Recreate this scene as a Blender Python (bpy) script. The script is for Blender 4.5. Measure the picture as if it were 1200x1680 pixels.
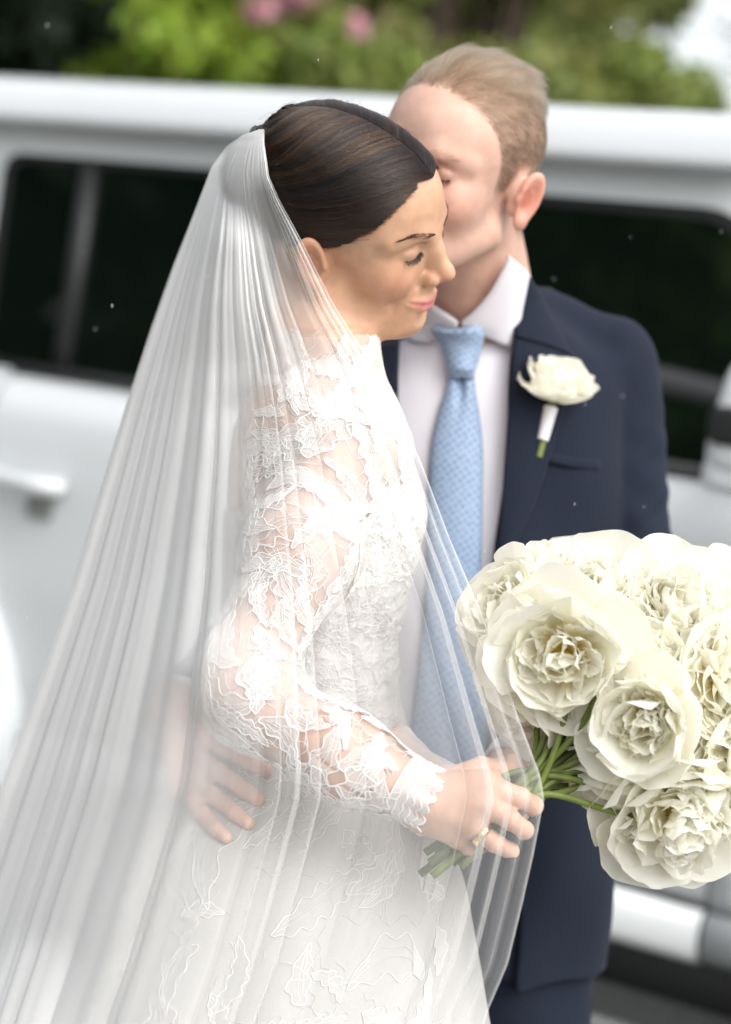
import bpy, bmesh, math, random
import numpy as np
from mathutils import Vector, Matrix

random.seed(7); rng = np.random.default_rng(7)
S = bpy.context.scene
for o in list(bpy.data.objects): bpy.data.objects.remove(o, do_unlink=True)
COL = S.collection

# ------------------------------------------------------------------ camera, sky, sun, exposure
CAM_M = np.array([[0.99225, -0.12422, 0.0], [0.01114, 0.089, -0.99597], [0.12372, 0.98825, 0.08969]])
CAM_C = np.array([0.0, 0.0, 1.42])
FPX = 3300.0                                   # focal length in photo pixels (photo is 1200 x 1680)
cam_data = bpy.data.cameras.new('camera'); cam = bpy.data.objects.new('camera', cam_data); COL.objects.link(cam)
cam_data.sensor_fit = 'VERTICAL'; cam_data.sensor_height = 36.0; cam_data.sensor_width = 36.0
cam_data.lens = 36.0 * FPX / 1680.0
cam_data.clip_start = 0.05; cam_data.clip_end = 500.0
mw = Matrix.Identity(4)
for i in range(3):
    for j in range(3): mw[i][j] = CAM_M[i, j]
    mw[i][3] = CAM_C[i]
cam.matrix_world = mw
cam_data.dof.use_dof = True; cam_data.dof.focus_distance = 1.93; cam_data.dof.aperture_fstop = 2.4
S.camera = cam

SUN_EL, SUN_AZ = math.radians(46), math.radians(140)      # azimuth measured from +Y towards +X : right and a little behind the camera
w = bpy.data.worlds.new('World'); S.world = w; w.use_nodes = True
nt = w.node_tree; nt.nodes.clear()
sky = nt.nodes.new('ShaderNodeTexSky'); sky.sky_type = 'NISHITA'; sky.sun_disc = False
sky.sun_elevation = SUN_EL; sky.sun_rotation = SUN_AZ; sky.air_density = 1.0; sky.dust_density = 3.0; sky.ozone_density = 1.0
hs = nt.nodes.new('ShaderNodeHueSaturation'); hs.inputs['Saturation'].default_value = 0.22   # overcast: grey-white sky
bg = nt.nodes.new('ShaderNodeBackground'); bg.inputs['Strength'].default_value = 0.15
wo = nt.nodes.new('ShaderNodeOutputWorld')
nt.links.new(sky.outputs[0], hs.inputs['Color']); nt.links.new(hs.outputs[0], bg.inputs[0]); nt.links.new(bg.outputs[0], wo.inputs[0])
sd = bpy.data.lights.new('sun', 'SUN'); sd.energy = 1.1; sd.angle = math.radians(85); sd.color = (1.0, 0.97, 0.92)
sun = bpy.data.objects.new('sun', sd); COL.objects.link(sun)
to_sun = Vector((math.cos(SUN_EL) * math.sin(SUN_AZ), math.cos(SUN_EL) * math.cos(SUN_AZ), math.sin(SUN_EL)))
sun.rotation_euler = to_sun.to_track_quat('Z', 'Y').to_euler(); sun.location = (4, -3, 8)

S.render.engine = 'CYCLES'
S.view_settings.view_transform = 'Standard'; S.view_settings.look = 'None'
S.view_settings.exposure = 0.92; S.view_settings.gamma = 1.0; S.view_settings.use_curve_mapping = False
S.cycles.use_denoising = True
S.cycles.max_bounces = 16; S.cycles.transparent_max_bounces = 48; S.cycles.diffuse_bounces = 12
S.cycles.transmission_bounces = 8; S.cycles.caustics_reflective = False; S.cycles.caustics_refractive = False

# ------------------------------------------------------------------ helpers
def ray(px, py): return np.array([(px - 600.0) / FPX, -(py - 840.0) / FPX, -1.0])
def pc(px, py, d):                      # photo pixel + distance along the view axis -> camera-frame metres
    return ray(px, py) * d
def to_world(P): return np.asarray(P) @ CAM_M.T + CAM_C
def pw(px, py, d): return to_world(pc(px, py, d))
def depth_px(P):                        # camera-frame points -> pixel x, y
    return 600 + FPX * P[..., 0] / -P[..., 2], 840 - FPX * P[..., 1] / -P[..., 2]

def new_mesh(name, V, F, mats=None, smooth=True, attrs=None):
    me = bpy.data.meshes.new(name)
    V = np.asarray(V, np.float32); 
    if isinstance(F, np.ndarray):
        n, k = F.shape
        me.vertices.add(len(V)); me.vertices.foreach_set('co', V.ravel())
        me.loops.add(n * k); me.loops.foreach_set('vertex_index', F.ravel().astype(np.int32))
        me.polygons.add(n); me.polygons.foreach_set('loop_start', np.arange(0, n * k, k, dtype=np.int32))
        me.update(calc_edges=True); me.validate()
    else:
        me.from_pydata([tuple(map(float, v)) for v in V], [], [tuple(map(int, f)) for f in F]); me.update()
    if smooth and len(me.polygons): me.polygons.foreach_set('use_smooth', np.ones(len(me.polygons), bool))
    for m in (mats if isinstance(mats, (list, tuple)) else [mats]):
        if m is not None: me.materials.append(m)
    for nm, A in (attrs or {}).items():
        A = np.asarray(A, np.float32)
        if A.ndim == 1:
            at = me.attributes.new(nm, 'FLOAT', 'POINT'); at.data.foreach_set('value', A)
        else:
            at = me.attributes.new(nm, 'FLOAT_COLOR', 'POINT')
            at.data.foreach_set('color', np.c_[A[:, :3], np.ones(len(A), np.float32)].astype(np.float32).ravel())
    return me
def link(name, data, parent=None, loc=None):
    o = bpy.data.objects.new(name, data); COL.objects.link(o)
    if parent is not None: o.parent = parent
    if loc is not None: o.location = loc
    return o
def wpos(o):                             # world position of a (non rotated) parent chain
    p = np.zeros(3)
    while o is not None: p = p + np.array(o.location); o = o.parent
    return p
def mk(name, V, F, mat, parent=None, smooth=True, attrs=None, frame='cam'):
    V = to_world(V) if frame == 'cam' else np.asarray(V, float)
    V = V - wpos(parent)
    return link(name, new_mesh(name, V, F, mat, smooth, attrs), parent)
def tag(o, label=None, cat=None, group=None, kind=None):
    if label: o['label'] = label
    if cat: o['category'] = cat
    if group: o['group'] = group
    if kind: o['kind'] = kind
    return o
def empty(name, loc, label, cat, group=None):
    o = bpy.data.objects.new(name, None); COL.objects.link(o); o.location = tuple(map(float, loc)); o.empty_display_size = 0.1
    return tag(o, label, cat, group)

# ---- materials
def mat(name, color=(.5, .5, .5), rough=.5, metal=0, spec=.5, **kw):
    m = bpy.data.materials.new(name); m.use_nodes = True
    b = m.node_tree.nodes['Principled BSDF']
    b.inputs['Base Color'].default_value = (*color, 1); b.inputs['Roughness'].default_value = rough
    b.inputs['Metallic'].default_value = metal; b.inputs['Specular IOR Level'].default_value = spec
    for k, v in kw.items():
        b.inputs[k.replace('_', ' ')].default_value = v
    return m
def nodes(m): return m.node_tree, m.node_tree.nodes, m.node_tree.links, m.node_tree.nodes['Principled BSDF']
def add_noise(m, scale, amount, dark=None, bump=0.0, bump_scale=None, coord='Object', stretch=(1, 1, 1), detail=5, dist=.002):
    t, N, L, b = nodes(m)
    tc = N.new('ShaderNodeTexCoord'); mp = N.new('ShaderNodeMapping'); mp.inputs['Scale'].default_value = stretch
    L.new(tc.outputs[coord], mp.inputs['Vector'])
    if amount:
        n = N.new('ShaderNodeTexNoise'); n.inputs['Scale'].default_value = scale; n.inputs['Detail'].default_value = detail
        L.new(mp.outputs[0], n.inputs['Vector'])
        mx = N.new('ShaderNodeMix'); mx.data_type = 'RGBA'
        c = b.inputs['Base Color'].default_value[:3]
        d = dark or tuple(x * (1 - amount) for x in c)
        mx.inputs['A'].default_value = (*d, 1); mx.inputs['B'].default_value = (*c, 1)
        rp = N.new('ShaderNodeValToRGB'); rp.color_ramp.elements[0].position = .35; rp.color_ramp.elements[1].position = .65
        L.new(n.outputs['Fac'], rp.inputs[0]); L.new(rp.outputs[0], mx.inputs['Factor']); L.new(mx.outputs['Result'], b.inputs['Base Color'])
    if bump:
        n2 = N.new('ShaderNodeTexNoise'); n2.inputs['Scale'].default_value = bump_scale or scale; n2.inputs['Detail'].default_value = 4
        L.new(mp.outputs[0], n2.inputs['Vector'])
        bp = N.new('ShaderNodeBump'); bp.inputs['Strength'].default_value = bump; bp.inputs['Distance'].default_value = dist
        L.new(n2.outputs['Fac'], bp.inputs['Height']); L.new(bp.outputs[0], b.inputs['Normal'])
    return m
def attr_color(m, name='Col', mixnoise=0):
    t, N, L, b = nodes(m)
    a = N.new('ShaderNodeAttribute'); a.attribute_name = name; L.new(a.outputs['Color'], b.inputs['Base Color'])
    return a

# ---- signed distance tools (camera-frame metres)
def ell(P, c, r, R=None):
    q = P - np.asarray(c, np.float32)
    if R is not None: q = q @ np.asarray(R, np.float32)      # columns of R are the ellipsoid axes
    r = np.asarray(r, np.float32)
    k0 = np.sqrt((((q / r) ** 2).sum(1))); k1 = np.sqrt(((q / (r * r)) ** 2).sum(1)) + 1e-9
    return k0 * (k0 - 1) / k1
def cone(P, a, b, ra, rb):
    a = np.asarray(a, np.float32); b = np.asarray(b, np.float32); ab = b - a
    h = np.clip(((P - a) @ ab) / max(float(ab @ ab), 1e-12), 0, 1)
    return np.linalg.norm(P - a - h[:, None] * ab, axis=1) - (ra + (rb - ra) * h)
def chain(P, pts, rs, k=.004):
    d = None
    for i in range(len(pts) - 1):
        e = cone(P, pts[i], pts[i + 1], rs[i], rs[i + 1]); d = e if d is None else smin(d, e, k)
    return d
def smin(a, b, k):
    h = np.clip(.5 + .5 * (b - a) / k, 0, 1); return b + (a - b) * h - k * h * (1 - h)
def smax(a, b, k): return -smin(-a, -b, k)
class Field:
    def __init__(s): s.g = []
    def add(s, fn, lo, hi, k=.012, sub=False): s.g.append((fn, np.array(lo, np.float32), np.array(hi, np.float32), k)); return s
    def addpts(s, fn, pts, r, k=.012):
        pts = np.array(pts); return s.add(fn, pts.min(0) - r, pts.max(0) + r, k)
    def __call__(s, P):
        P = np.asarray(P, np.float32); d = np.full(len(P), .3, np.float32)
        for fn, lo, hi, k in s.g:
            m = ((P > lo - .05) & (P < hi + .05)).all(1)
            if m.any(): d[m] = smin(d[m], fn(P[m]), k)
        return d
    def bounds(s): return np.min([g[1] for g in s.g], 0), np.max([g[2] for g in s.g], 0)
def grad(fn, P, e=8e-4):
    g = np.stack([fn(P + np.array(v, np.float32) * e) - fn(P - np.array(v, np.float32) * e) for v in ((1, 0, 0), (0, 1, 0), (0, 0, 1))], 1)
    return g / (2 * e)
def project(fn, P, off=0.0, it=3, cap=.02):
    P = np.asarray(P, np.float32).copy()
    for _ in range(it):
        g = grad(fn, P); n2 = (g * g).sum(1) + 1e-6
        st = ((fn(P) - off) / n2)[:, None] * g
        l = np.linalg.norm(st, axis=1, keepdims=True); P -= st * np.minimum(1, cap / (l + 1e-9))
    return P
def normals(fn, P):
    g = grad(fn, P); return g / (np.linalg.norm(g, axis=1, keepdims=True) + 1e-9)
def iso(fn, lo, hi, h, off=0.0, refine=2, B=6):
    lo = np.asarray(lo, np.float32) - 2 * h; hi = np.asarray(hi, np.float32) + 2 * h
    nb = np.ceil((hi - lo) / (h * B)).astype(int) + 1
    g = np.stack(np.meshgrid(*[np.arange(n) for n in nb], indexing='ij'), -1).reshape(-1, 3)
    cd = np.concatenate([fn(lo + (c + .5) * B * h) - off for c in np.array_split(g.astype(np.float32), max(1, len(g) // 200000))])
    act = np.abs(cd) < B * h * 1.9
    n = nb * B
    V = np.repeat(np.repeat(np.repeat(np.where(cd < 0, -1, 1).astype(np.float32).reshape(nb), B, 0), B, 1), B, 2)
    loc = np.stack(np.meshgrid(*[np.arange(B)] * 3, indexing='ij'), -1).reshape(-1, 3)
    ab = g[act]
    for ch in np.array_split(ab, max(1, len(ab) // 2000)):
        I = (ch[:, None, :] * B + loc[None]).reshape(-1, 3)
        V[I[:, 0], I[:, 1], I[:, 2]] = fn((lo + I * h).astype(np.float32)) - off
    ins = V < 0
    s = np.zeros(np.array(V.shape) - 1, np.int8)
    for a in (0, 1):
        for b in (0, 1):
            for c in (0, 1): s += ins[a:n[0] - 1 + a, b:n[1] - 1 + b, c:n[2] - 1 + c]
    cells = np.argwhere((s > 0) & (s < 8))
    idx = np.full(s.shape, -1, np.int32); idx[cells[:, 0], cells[:, 1], cells[:, 2]] = np.arange(len(cells))
    acc = np.zeros((len(cells), 3)); cnt = np.zeros(len(cells))
    cor = [(a, b, c) for a in (0, 1) for b in (0, 1) for c in (0, 1)]
    cv = {k: V[cells[:, 0] + k[0], cells[:, 1] + k[1], cells[:, 2] + k[2]] for k in cor}
    for k in cor:
        for ax in range(3):
            if k[ax] == 0:
                k2 = list(k); k2[ax] = 1; k2 = tuple(k2); va, vb = cv[k], cv[k2]; m = (va < 0) != (vb < 0)
                t = np.where(m, va / np.where(m, va - vb, 1), 0)
                p = np.tile(np.array(k, float), (len(cells), 1)); p[:, ax] = t
                acc[m] += p[m]; cnt[m] += 1
    P = (lo + (cells + acc / cnt[:, None]) * h).astype(np.float32)
    Q = []
    for ax in range(3):
        sl = [slice(0, None)] * 3; sl[ax] = slice(0, -1); sl2 = [slice(0, None)] * 3; sl2[ax] = slice(1, None)
        a, b = ins[tuple(sl)], ins[tuple(sl2)]; e = np.argwhere(a != b); 
        o1, o2 = [x for x in range(3) if x != ax]
        e = e[(e[:, o1] > 0) & (e[:, o2] > 0) & (e[:, o1] < n[o1] - 1) & (e[:, o2] < n[o2] - 1)]
        fl = a[e[:, 0], e[:, 1], e[:, 2]]
        c = []
        for (d1, d2) in ((-1, -1), (0, -1), (0, 0), (-1, 0)):
            q = e.copy(); q[:, o1] += d1; q[:, o2] += d2; c.append(idx[q[:, 0], q[:, 1], q[:, 2]])
        c = np.stack(c, 1); ok = (c >= 0).all(1); c, fl = c[ok], fl[ok]
        if ax == 1: fl = ~fl
        Q.append(np.where(fl[:, None], c, c[:, ::-1]))
    if refine: P = project(fn, P, off, refine, .35 * h)
    return P, np.concatenate(Q).astype(np.int32)
def cut(P, F, keep):                     # keep faces whose vertices are all kept
    k = keep[F].all(1); F = F[k]; u, inv = np.unique(F, return_inverse=True)
    return P[u], inv.reshape(F.shape).astype(np.int32), u
def march(fn, px, py, d0, off=0.0, it=70):    # from the camera through pixels onto the surface
    px = np.asarray(px, float); py = np.asarray(py, float)
    R = np.stack([(px - 600) / FPX, -(py - 840) / FPX, -np.ones_like(px)], 1); t = np.full(len(px), float(d0))
    for _ in range(it): t += np.clip((fn((R * t[:, None]).astype(np.float32)) - off) * .8, -.02, .03)
    return R * t[:, None]
def interp(x, tab, col): return np.interp(x, [r[0] for r in tab], [r[col] for r in tab])
def loft_field(tab):
    """tab rows: photo y, photo x left, photo x right, distance, half depth -> pseudo distance of stacked ellipses"""
    Y, CX, RX, D, RZ = [], [], [], [], []
    for y, xl, xr, d, rz in tab:
        Y.append(-(y - 840) / FPX * d); CX.append(((xl + xr) / 2 - 600) / FPX * d); RX.append((xr - xl) / 2 / FPX * d); D.append(-d); RZ.append(rz)
    o = np.argsort(Y); Y, CX, RX, D, RZ = [np.array(a)[o] for a in (Y, CX, RX, D, RZ)]
    # smooth the table
    yy = np.linspace(Y[0], Y[-1], 120); ker = np.hanning(9); ker /= ker.sum()
    sm = lambda a: np.convolve(np.pad(np.interp(yy, Y, a), 4, mode='edge'), ker, 'valid')
    CX, RX, D, RZ = sm(CX), sm(RX), sm(D), sm(RZ)
    def fn(P):
        y = P[:, 1]; cx = np.interp(y, yy, CX); rx = np.interp(y, yy, RX); z = np.interp(y, yy, D); rz = np.interp(y, yy, RZ)
        q = np.sqrt(((P[:, 0] - cx) / rx) ** 2 + ((P[:, 2] - z) / rz) ** 2)
        d = (q - 1) * np.minimum(rx, rz) * np.clip(1 + .0 * q, 1, 1)
        return np.maximum(d, np.maximum(y - yy[-1], yy[0] - y)).astype(np.float32)
    m = max(RX.max(), RZ.max())
    fn.lo = np.array([CX.min() - m, yy[0], D.min() - m]); fn.hi = np.array([CX.max() + m, yy[-1], D.max() + m])
    return fn
def tubes(paths, radius, sides=5, taper=False):
    V, F, n0 = [], [], 0
    for p in paths:
        p = np.asarray(p, float); n = len(p)
        if n < 2: continue
        t = np.gradient(p, axis=0); t /= np.linalg.norm(t, axis=1, keepdims=True) + 1e-12
        up = np.array([.3, .5, .8]); a = np.cross(t, up); a /= np.linalg.norm(a, axis=1, keepdims=True) + 1e-9; b = np.cross(t, a)
        r = np.full(n, radius) if np.isscalar(radius) else np.interp(np.linspace(0, 1, n), np.linspace(0, 1, len(radius)), radius)
        ang = np.arange(sides) * 2 * np.pi / sides
        ring = p[:, None] + r[:, None, None] * (np.cos(ang)[None, :, None] * a[:, None] + np.sin(ang)[None, :, None] * b[:, None])
        V.append(ring.reshape(-1, 3))
        i = np.arange(n - 1)[:, None] * sides; j = np.arange(sides)[None]; j2 = (j + 1) % sides
        F.append(np.stack([i + j, i + j2, i + sides + j2, i + sides + j], -1).reshape(-1, 4) + n0); n0 += n * sides
    return np.concatenate(V), np.concatenate(F).astype(np.int32)
def grid_faces(nu, nv, closed_u=False):
    i = np.arange(nv - 1)[:, None] * nu; j = np.arange(nu if closed_u else nu - 1)[None]; j2 = (j + 1) % nu
    return np.stack([i + j, i + j2, i + nu + j2, i + nu + j], -1).reshape(-1, 4).astype(np.int32)
def spline(pts, n):
    """Catmull-Rom through rows of numbers"""
    p = np.asarray(pts, float); p = np.vstack([2 * p[0] - p[1], p, 2 * p[-1] - p[-2]]); m = len(p) - 3
    t = np.linspace(0, m - 1e-9, n); i = t.astype(int); f = (t - i)[:, None]
    a, b, c, d = p[i], p[i + 1], p[i + 2], p[i + 3]
    return .5 * (2 * b + (c - a) * f + (2 * a - 5 * b + 4 * c - d) * f ** 2 + (3 * b - a - 3 * c + d) * f ** 3)
def hair_obj(name, strands, radius, material, parent, root_tip=(1.0, .35)):
    """strands: (n, k, 3) camera-frame points"""
    n, k, _ = strands.shape
    W = to_world(strands.reshape(-1, 3)) - wpos(parent)
    cu = bpy.data.hair_curves.new(name); cu.add_curves([k] * n)
    cu.position_data.foreach_set('vector', W.astype(np.float32).ravel())
    r = np.tile(np.linspace(root_tip[0], root_tip[1], k) * radius, n).astype(np.float32)
    at = cu.attributes.get('radius') or cu.attributes.new('radius', 'FLOAT', 'POINT'); at.data.foreach_set('value', r)
    cu.materials.append(material)
    return link(name, cu, parent)
# ------------------------------------------------------------------ setting: ground, trees
gm = mat('driveway', (.22, .215, .20), .9); add_noise(gm, 60, .45, bump=.6, bump_scale=220, dist=.01)
n = 60; gx = np.linspace(-1, 1, n); gx = np.sign(gx) * np.abs(gx) ** 2.5 * 200
X, Y = np.meshgrid(gx, gx + 3); Z = np.where(np.hypot(X, Y) > 25, .02 * np.sin(X * .1) * np.cos(Y * .13), 0)
tag(link('ground', new_mesh('ground', np.stack([X, Y, Z], -1).reshape(-1, 3), grid_faces(n, n), gm, attrs=None)), kind='structure')

bark = mat('bark', (.09, .065, .045), .95); add_noise(bark, 12, .5, bump=.8, stretch=(1, 1, .2))
def leaf_material(name):
    m = mat(name, (.1, .15, .04), .5, spec=.4); t, N, L, b = nodes(m); attr_color(m)
    a = N['Attribute']; tr = N.new('ShaderNodeBsdfTranslucent'); L.new(a.outputs['Color'], tr.inputs[0])
    mx = N.new('ShaderNodeMixShader'); mx.inputs[0].default_value = .42
    L.new(b.outputs[0], mx.inputs[1]); L.new(tr.outputs[0], mx.inputs[2]); L.new(mx.outputs[0], N['Material Output'].inputs[0]); return m
leafm = leaf_material('leaf')
def leaf_cloud(centers, radii, n, size, color, var=.35, flat=.8):
    k = rng.integers(0, len(centers), n)
    d = rng.normal(size=(n, 3)); d /= np.linalg.norm(d, axis=1, keepdims=True)
    P = np.asarray(centers)[k] + d * (np.asarray(radii)[k] * rng.uniform(.45, 1.05, n) ** .6)[:, None] * np.array([1, 1, flat])
    nrm = d + rng.normal(size=(n, 3)) * .7 + np.array([0, 0, .4]); nrm /= np.linalg.norm(nrm, axis=1, keepdims=True)
    a = np.cross(nrm, rng.normal(size=(n, 3))); a /= np.linalg.norm(a, axis=1, keepdims=True); b = np.cross(nrm, a)
    s = size * rng.uniform(.6, 1.3, n)[:, None]
    V = np.stack([P - a * s, P + b * s * .45 + nrm * s * .12, P + a * s, P - b * s * .45 + nrm * s * .12], 1).reshape(-1, 3)
    F = np.arange(n * 4, dtype=np.int32).reshape(-1, 4)
    clump = rng.uniform(1 - var, 1 + var, len(centers))[k]
    c = np.asarray(color)[None] * (clump * rng.uniform(.75, 1.25, n))[:, None] * rng.uniform(.9, 1.1, (n, 3))
    return V, F, np.repeat(np.clip(c, 0, 1), 4, 0)
def tree(name, label, cat, x, y, h, r, color, n=2600, size=.075, trunk_h=.4, clumps=16, flat=.8, group=None, flowers=None, dense=True):
    root = empty(name, (x, y, 0), label, cat, group)
    top = np.array([rng.normal() * .1, rng.normal() * .1, h * .8])
    paths = [spline([(0, 0, -.05), (.04, .03, h * .3), (top[0], top[1], top[2])], 10)]
    cs, rs = [], []
    for i in range(clumps):
        a = rng.uniform(0, 2 * np.pi); rr = r * math.sqrt(rng.uniform(.02, .7)); z = h * rng.uniform(trunk_h, .95)
        taper = 1 - .45 * max(0, (z / h - .6) / .4)
        c = np.array([rr * math.cos(a) * taper, rr * math.sin(a) * taper, z]); cs.append(c); rs.append(r * rng.uniform(.32, .55))
        p0 = np.array([0, 0, h * rng.uniform(.15, .5)]); paths.append(spline([p0, (p0 + c) / 2 + rng.normal(size=3) * .08, c], 6))
    V, F = tubes(paths[:1], [.055 * h ** .5, .012], 8)
    tr = link('trunk', new_mesh('trunk', V, F, bark), root)
    V, F = tubes(paths[1:], [.02 * h ** .5, .005], 5); link('limbs', new_mesh('limbs', V, F, bark), root)
    V, F, c = leaf_cloud(cs, rs, n, size, color, flat=flat)
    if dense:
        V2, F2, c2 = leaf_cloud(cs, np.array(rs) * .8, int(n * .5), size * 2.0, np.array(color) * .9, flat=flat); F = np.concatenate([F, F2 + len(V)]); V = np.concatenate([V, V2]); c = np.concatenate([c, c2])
    link('crown', new_mesh('crown', V, F, leafm, smooth=False, attrs={'Col': c}), root)
    if flowers:
        fc, fr, fcol, fn = flowers
        fc = np.asarray(fc) - np.array([x, y, 0])
        V, F, c = leaf_cloud(fc, fr, fn, .045, fcol, var=.15)
        tag(link('blossoms', new_mesh('blossoms', V, F, leafm, smooth=False, attrs={'Col': c}), root), label='pink blossoms')
    return root
def at(px, d): p = pw(px, 500, d); return p[0], p[1]
tree('evergreen_tree', 'dark evergreen tree beyond the left end of the car roof', 'tree', *at(-40, 11), 6.2, 1.15, (.03, .055, .026), 7000, .08, .1, 40)
tree('lime_shrub', 'bright lime green tall shrub behind the middle of the car roof', 'shrub', *at(270, 9.2), 3.7, .72, (.34, .46, .065), 7000, .055, .1, 34)
fl = [pw(420, 8, 8.9), pw(545, 36, 9.1), pw(580, 45, 9.1), pw(515, 10, 9.2), pw(480, -20, 9.0)]
tree('flowering_shrub', 'green shrub with pink blossoms next to the lime shrub', 'flowering shrub', *at(485, 9.5), 3.8, .62, (.28, .35, .085), 6000, .055, .1, 30,
     flowers=(fl, [.10, .07, .06, .05, .1], (.80, .46, .55), 420))
tree('olive_tree', 'olive green leafy tree standing behind the head of the groom', 'tree', *at(700, 11), 5.2, 1.0, (.34, .37, .12), 9000, .07, .12, 44)
tree('oak_tree', 'deep green broad tree right of the olive green tree', 'tree', *at(855, 12), 5.6, .72, (.24, .28, .09), 7000, .07, .12, 38)
tree('round_bush', 'mid green bush sloping down towards the open sky at right', 'bush', *at(995, 10.2), 3.15, .45, (.30, .36, .10), 6000, .055, .08, 30)
tree('wispy_tree', 'pale wispy tree with sky showing through, far right', 'tree', *at(1200, 13), 4.6, .9, (.26, .30, .16), 360, .05, .3, 14, dense=False)
tree('hedge_tree', 'dark dense tree far behind the lime shrub', 'tree', *at(230, 17), 6.5, 2.2, (.10, .15, .04), 7000, .13, .08, 50)
tree('hedge_tree', 'dense green tree far behind the olive green tree', 'tree', *at(640, 18), 6.5, 2.0, (.10, .14, .036), 7000, .13, .08, 50)
for (x, y, h, r, c, lb) in ((-6.5, 13, 6.5, 1.9, (.12, .17, .04), 'leafy green tree left of the dark evergreen'), (-10.5, 11, 6, 2.2, (.08, .12, .03), 'broad green tree at the left end of the tree row'), (7.6, 11.5, 5.6, 1.6, (.16, .21, .05), 'light green tree right of the pale wispy tree'),
                        (11.5, 9, 6, 2.1, (.10, .15, .035), 'broad tree at the right end of the tree row'), (-15, 9, 6.5, 2.6, (.07, .11, .03), 'deep green tree farthest left in the tree row'), (15.5, 6, 6, 2.4, (.08, .12, .03), 'deep green tree farthest right in the tree row')):
    tree('garden_tree', lb, 'tree', x, y, h, r, c, 5000, .12, .06, 36)
# trees behind the photographer, which the car windows mirror
for (x, y, h, r, c, lb) in ((-12.5, -.5, 6, 3.0, (.02, .04, .015), 'dark tall tree at the roadside left of the camera'), (-10.5, -7.0, 6.5, 3.2, (.22, .42, .05), 'light green tree mirrored in the front window'),
                        (-11.6, -3.7, 6, 2.6, (.13, .26, .035), 'mid green tree between the two trees left of the camera'), (-15, -11, 6, 3.5, (.03, .06, .02), 'dark green tree at the back of the drive'), (-14.5, 5.2, 5.5, 3.4, (.025, .05, .018), 'dark tree beyond the tail of the car'), (-4.5, -15, 6, 2.8, (.05, .09, .02), 'tall green tree behind the camera')):
    tree('roadside_tree', lb, 'tree', x, y, h, r, c, 6000, .16, .04, 44)

# ------------------------------------------------------------------ the car
CU = np.array([math.cos(math.radians(31.6)), -math.sin(math.radians(31.6)), 0]); CN = np.array([math.sin(math.radians(31.6)), math.cos(math.radians(31.6)), 0])
CO = np.array([0, 3.9, 0])
def car_loc(px, py, y=0.0):              # photo pixel -> car coordinates on the plane y (y grows into the car)
    d = CAM_M @ ray(px, py); t = ((CO - CAM_C) @ CN + y) / (CN @ d); P = CAM_C + t * d - CO
    return np.array([P @ CU, y, P[2]])
car = empty('white_suv', CO, 'white boxy four door off-road car parked behind the couple', 'car')
car.rotation_euler = (0, 0, -math.radians(31.6))
white = mat('white_paint', (.70, .725, .74), .28, spec=.5, Coat_Weight=.6, Coat_Roughness=.06)
add_noise(white, 3, .04)
black = mat('black_plastic', (.012, .013, .013), .55); rubber = mat('rubber', (.018, .018, .018), .8); add_noise(rubber, 40, .3, bump=.3)
trim = mat('dark_trim', (.03, .032, .032), .5)
glass = mat('tinted_glass', (.004, .007, .005), .03, spec=.5, IOR=1.75); steel = mat('alloy', (.35, .35, .36), .35, .9)
tread_m = mat('step_rubber', (.035, .037, .036), .6); add_noise(tread_m, 30, .3)
def cpart(name, V, F, m, parent=None, smooth=True, bevel=0):
    o = link(name, new_mesh(name, V, F, m, smooth), parent or car)
    if bevel:
        b = o.modifiers.new('bevel', 'BEVEL'); b.width = bevel; b.segments = 3; b.limit_method = 'ANGLE'; b.angle_limit = .6
        o.modifiers.new('wn', 'WEIGHTED_NORMAL').keep_sharp = True
    return o
def box(lo, hi):
    (a, b, c), (d, e, f) = lo, hi
    V = [(a, b, c), (d, b, c), (d, e, c), (a, e, c), (a, b, f), (d, b, f), (d, e, f), (a, e, f)]
    return np.array(V, float), np.array([(3, 2, 1, 0), (4, 5, 6, 7), (0, 1, 5, 4), (1, 2, 6, 5), (2, 3, 7, 6), (3, 0, 4, 7)], np.int32)
def extrude(prof, x0, x1, nx=2, cap=True):
    prof = np.asarray(prof, float); m = len(prof); xs = np.linspace(x0, x1, nx)
    V = np.concatenate([np.c_[np.full(m, x), prof] for x in xs]); F = [list(f) for f in grid_faces(m, nx)]
    if cap:
        F += [list(range(m))[::-1], list(range((nx - 1) * m, nx * m))]
    return V, F
def smooth_prof(p, n=40): return spline(p, n)
WH = ((-1.385, .39), (1.62, .40))
def zbot(x, base=.485):
    z = np.full_like(x, base)
    for cx, cz in WH:
        d = np.abs(x - cx); z = np.where(d < .46, np.maximum(z, cz + np.sqrt(np.maximum(.46 ** 2 - d ** 2, 0))), z)
    return z
side = smooth_prof([(.012, .0), (-.004, .06), (-.014, .3), (-.016, .52), (-.006, .66), (.004, .72), (.03, .845), (.055, .935), (.07, 1.0)], 30)  # (y, relative height 0..1 -> .485..1.232)
side[:, 1] = np.linspace(0, 1, 30); zt = [0, .1, .4, .7, .83, .90, .945, .98, 1.0]; yt = [.014, -.002, -.014, -.014, -.006, .004, .022, .050, .075]
side[:, 0] = np.interp(side[:, 1], zt, yt)
def side_skin(x0, x1, off=0.0, nx=24, inset=.0, base=.485):
    xs = np.linspace(x0, x1, nx); zb = zbot(xs, base); V = []
    for x, b in zip(xs, zb):
        z = b + (1.232 - b) * side[:, 1]; zr = np.clip((z - .485) / (1.232 - .485), 0, 1)
        V.append(np.c_[np.full(len(z), x), np.interp(zr, zt, yt) + off, z])
    V = np.concatenate(V); F = grid_faces(len(side), nx)
    return V, F
V, F = side_skin(-2.0, 2.55, .012, 90); cpart('body', V, F, white)
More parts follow.
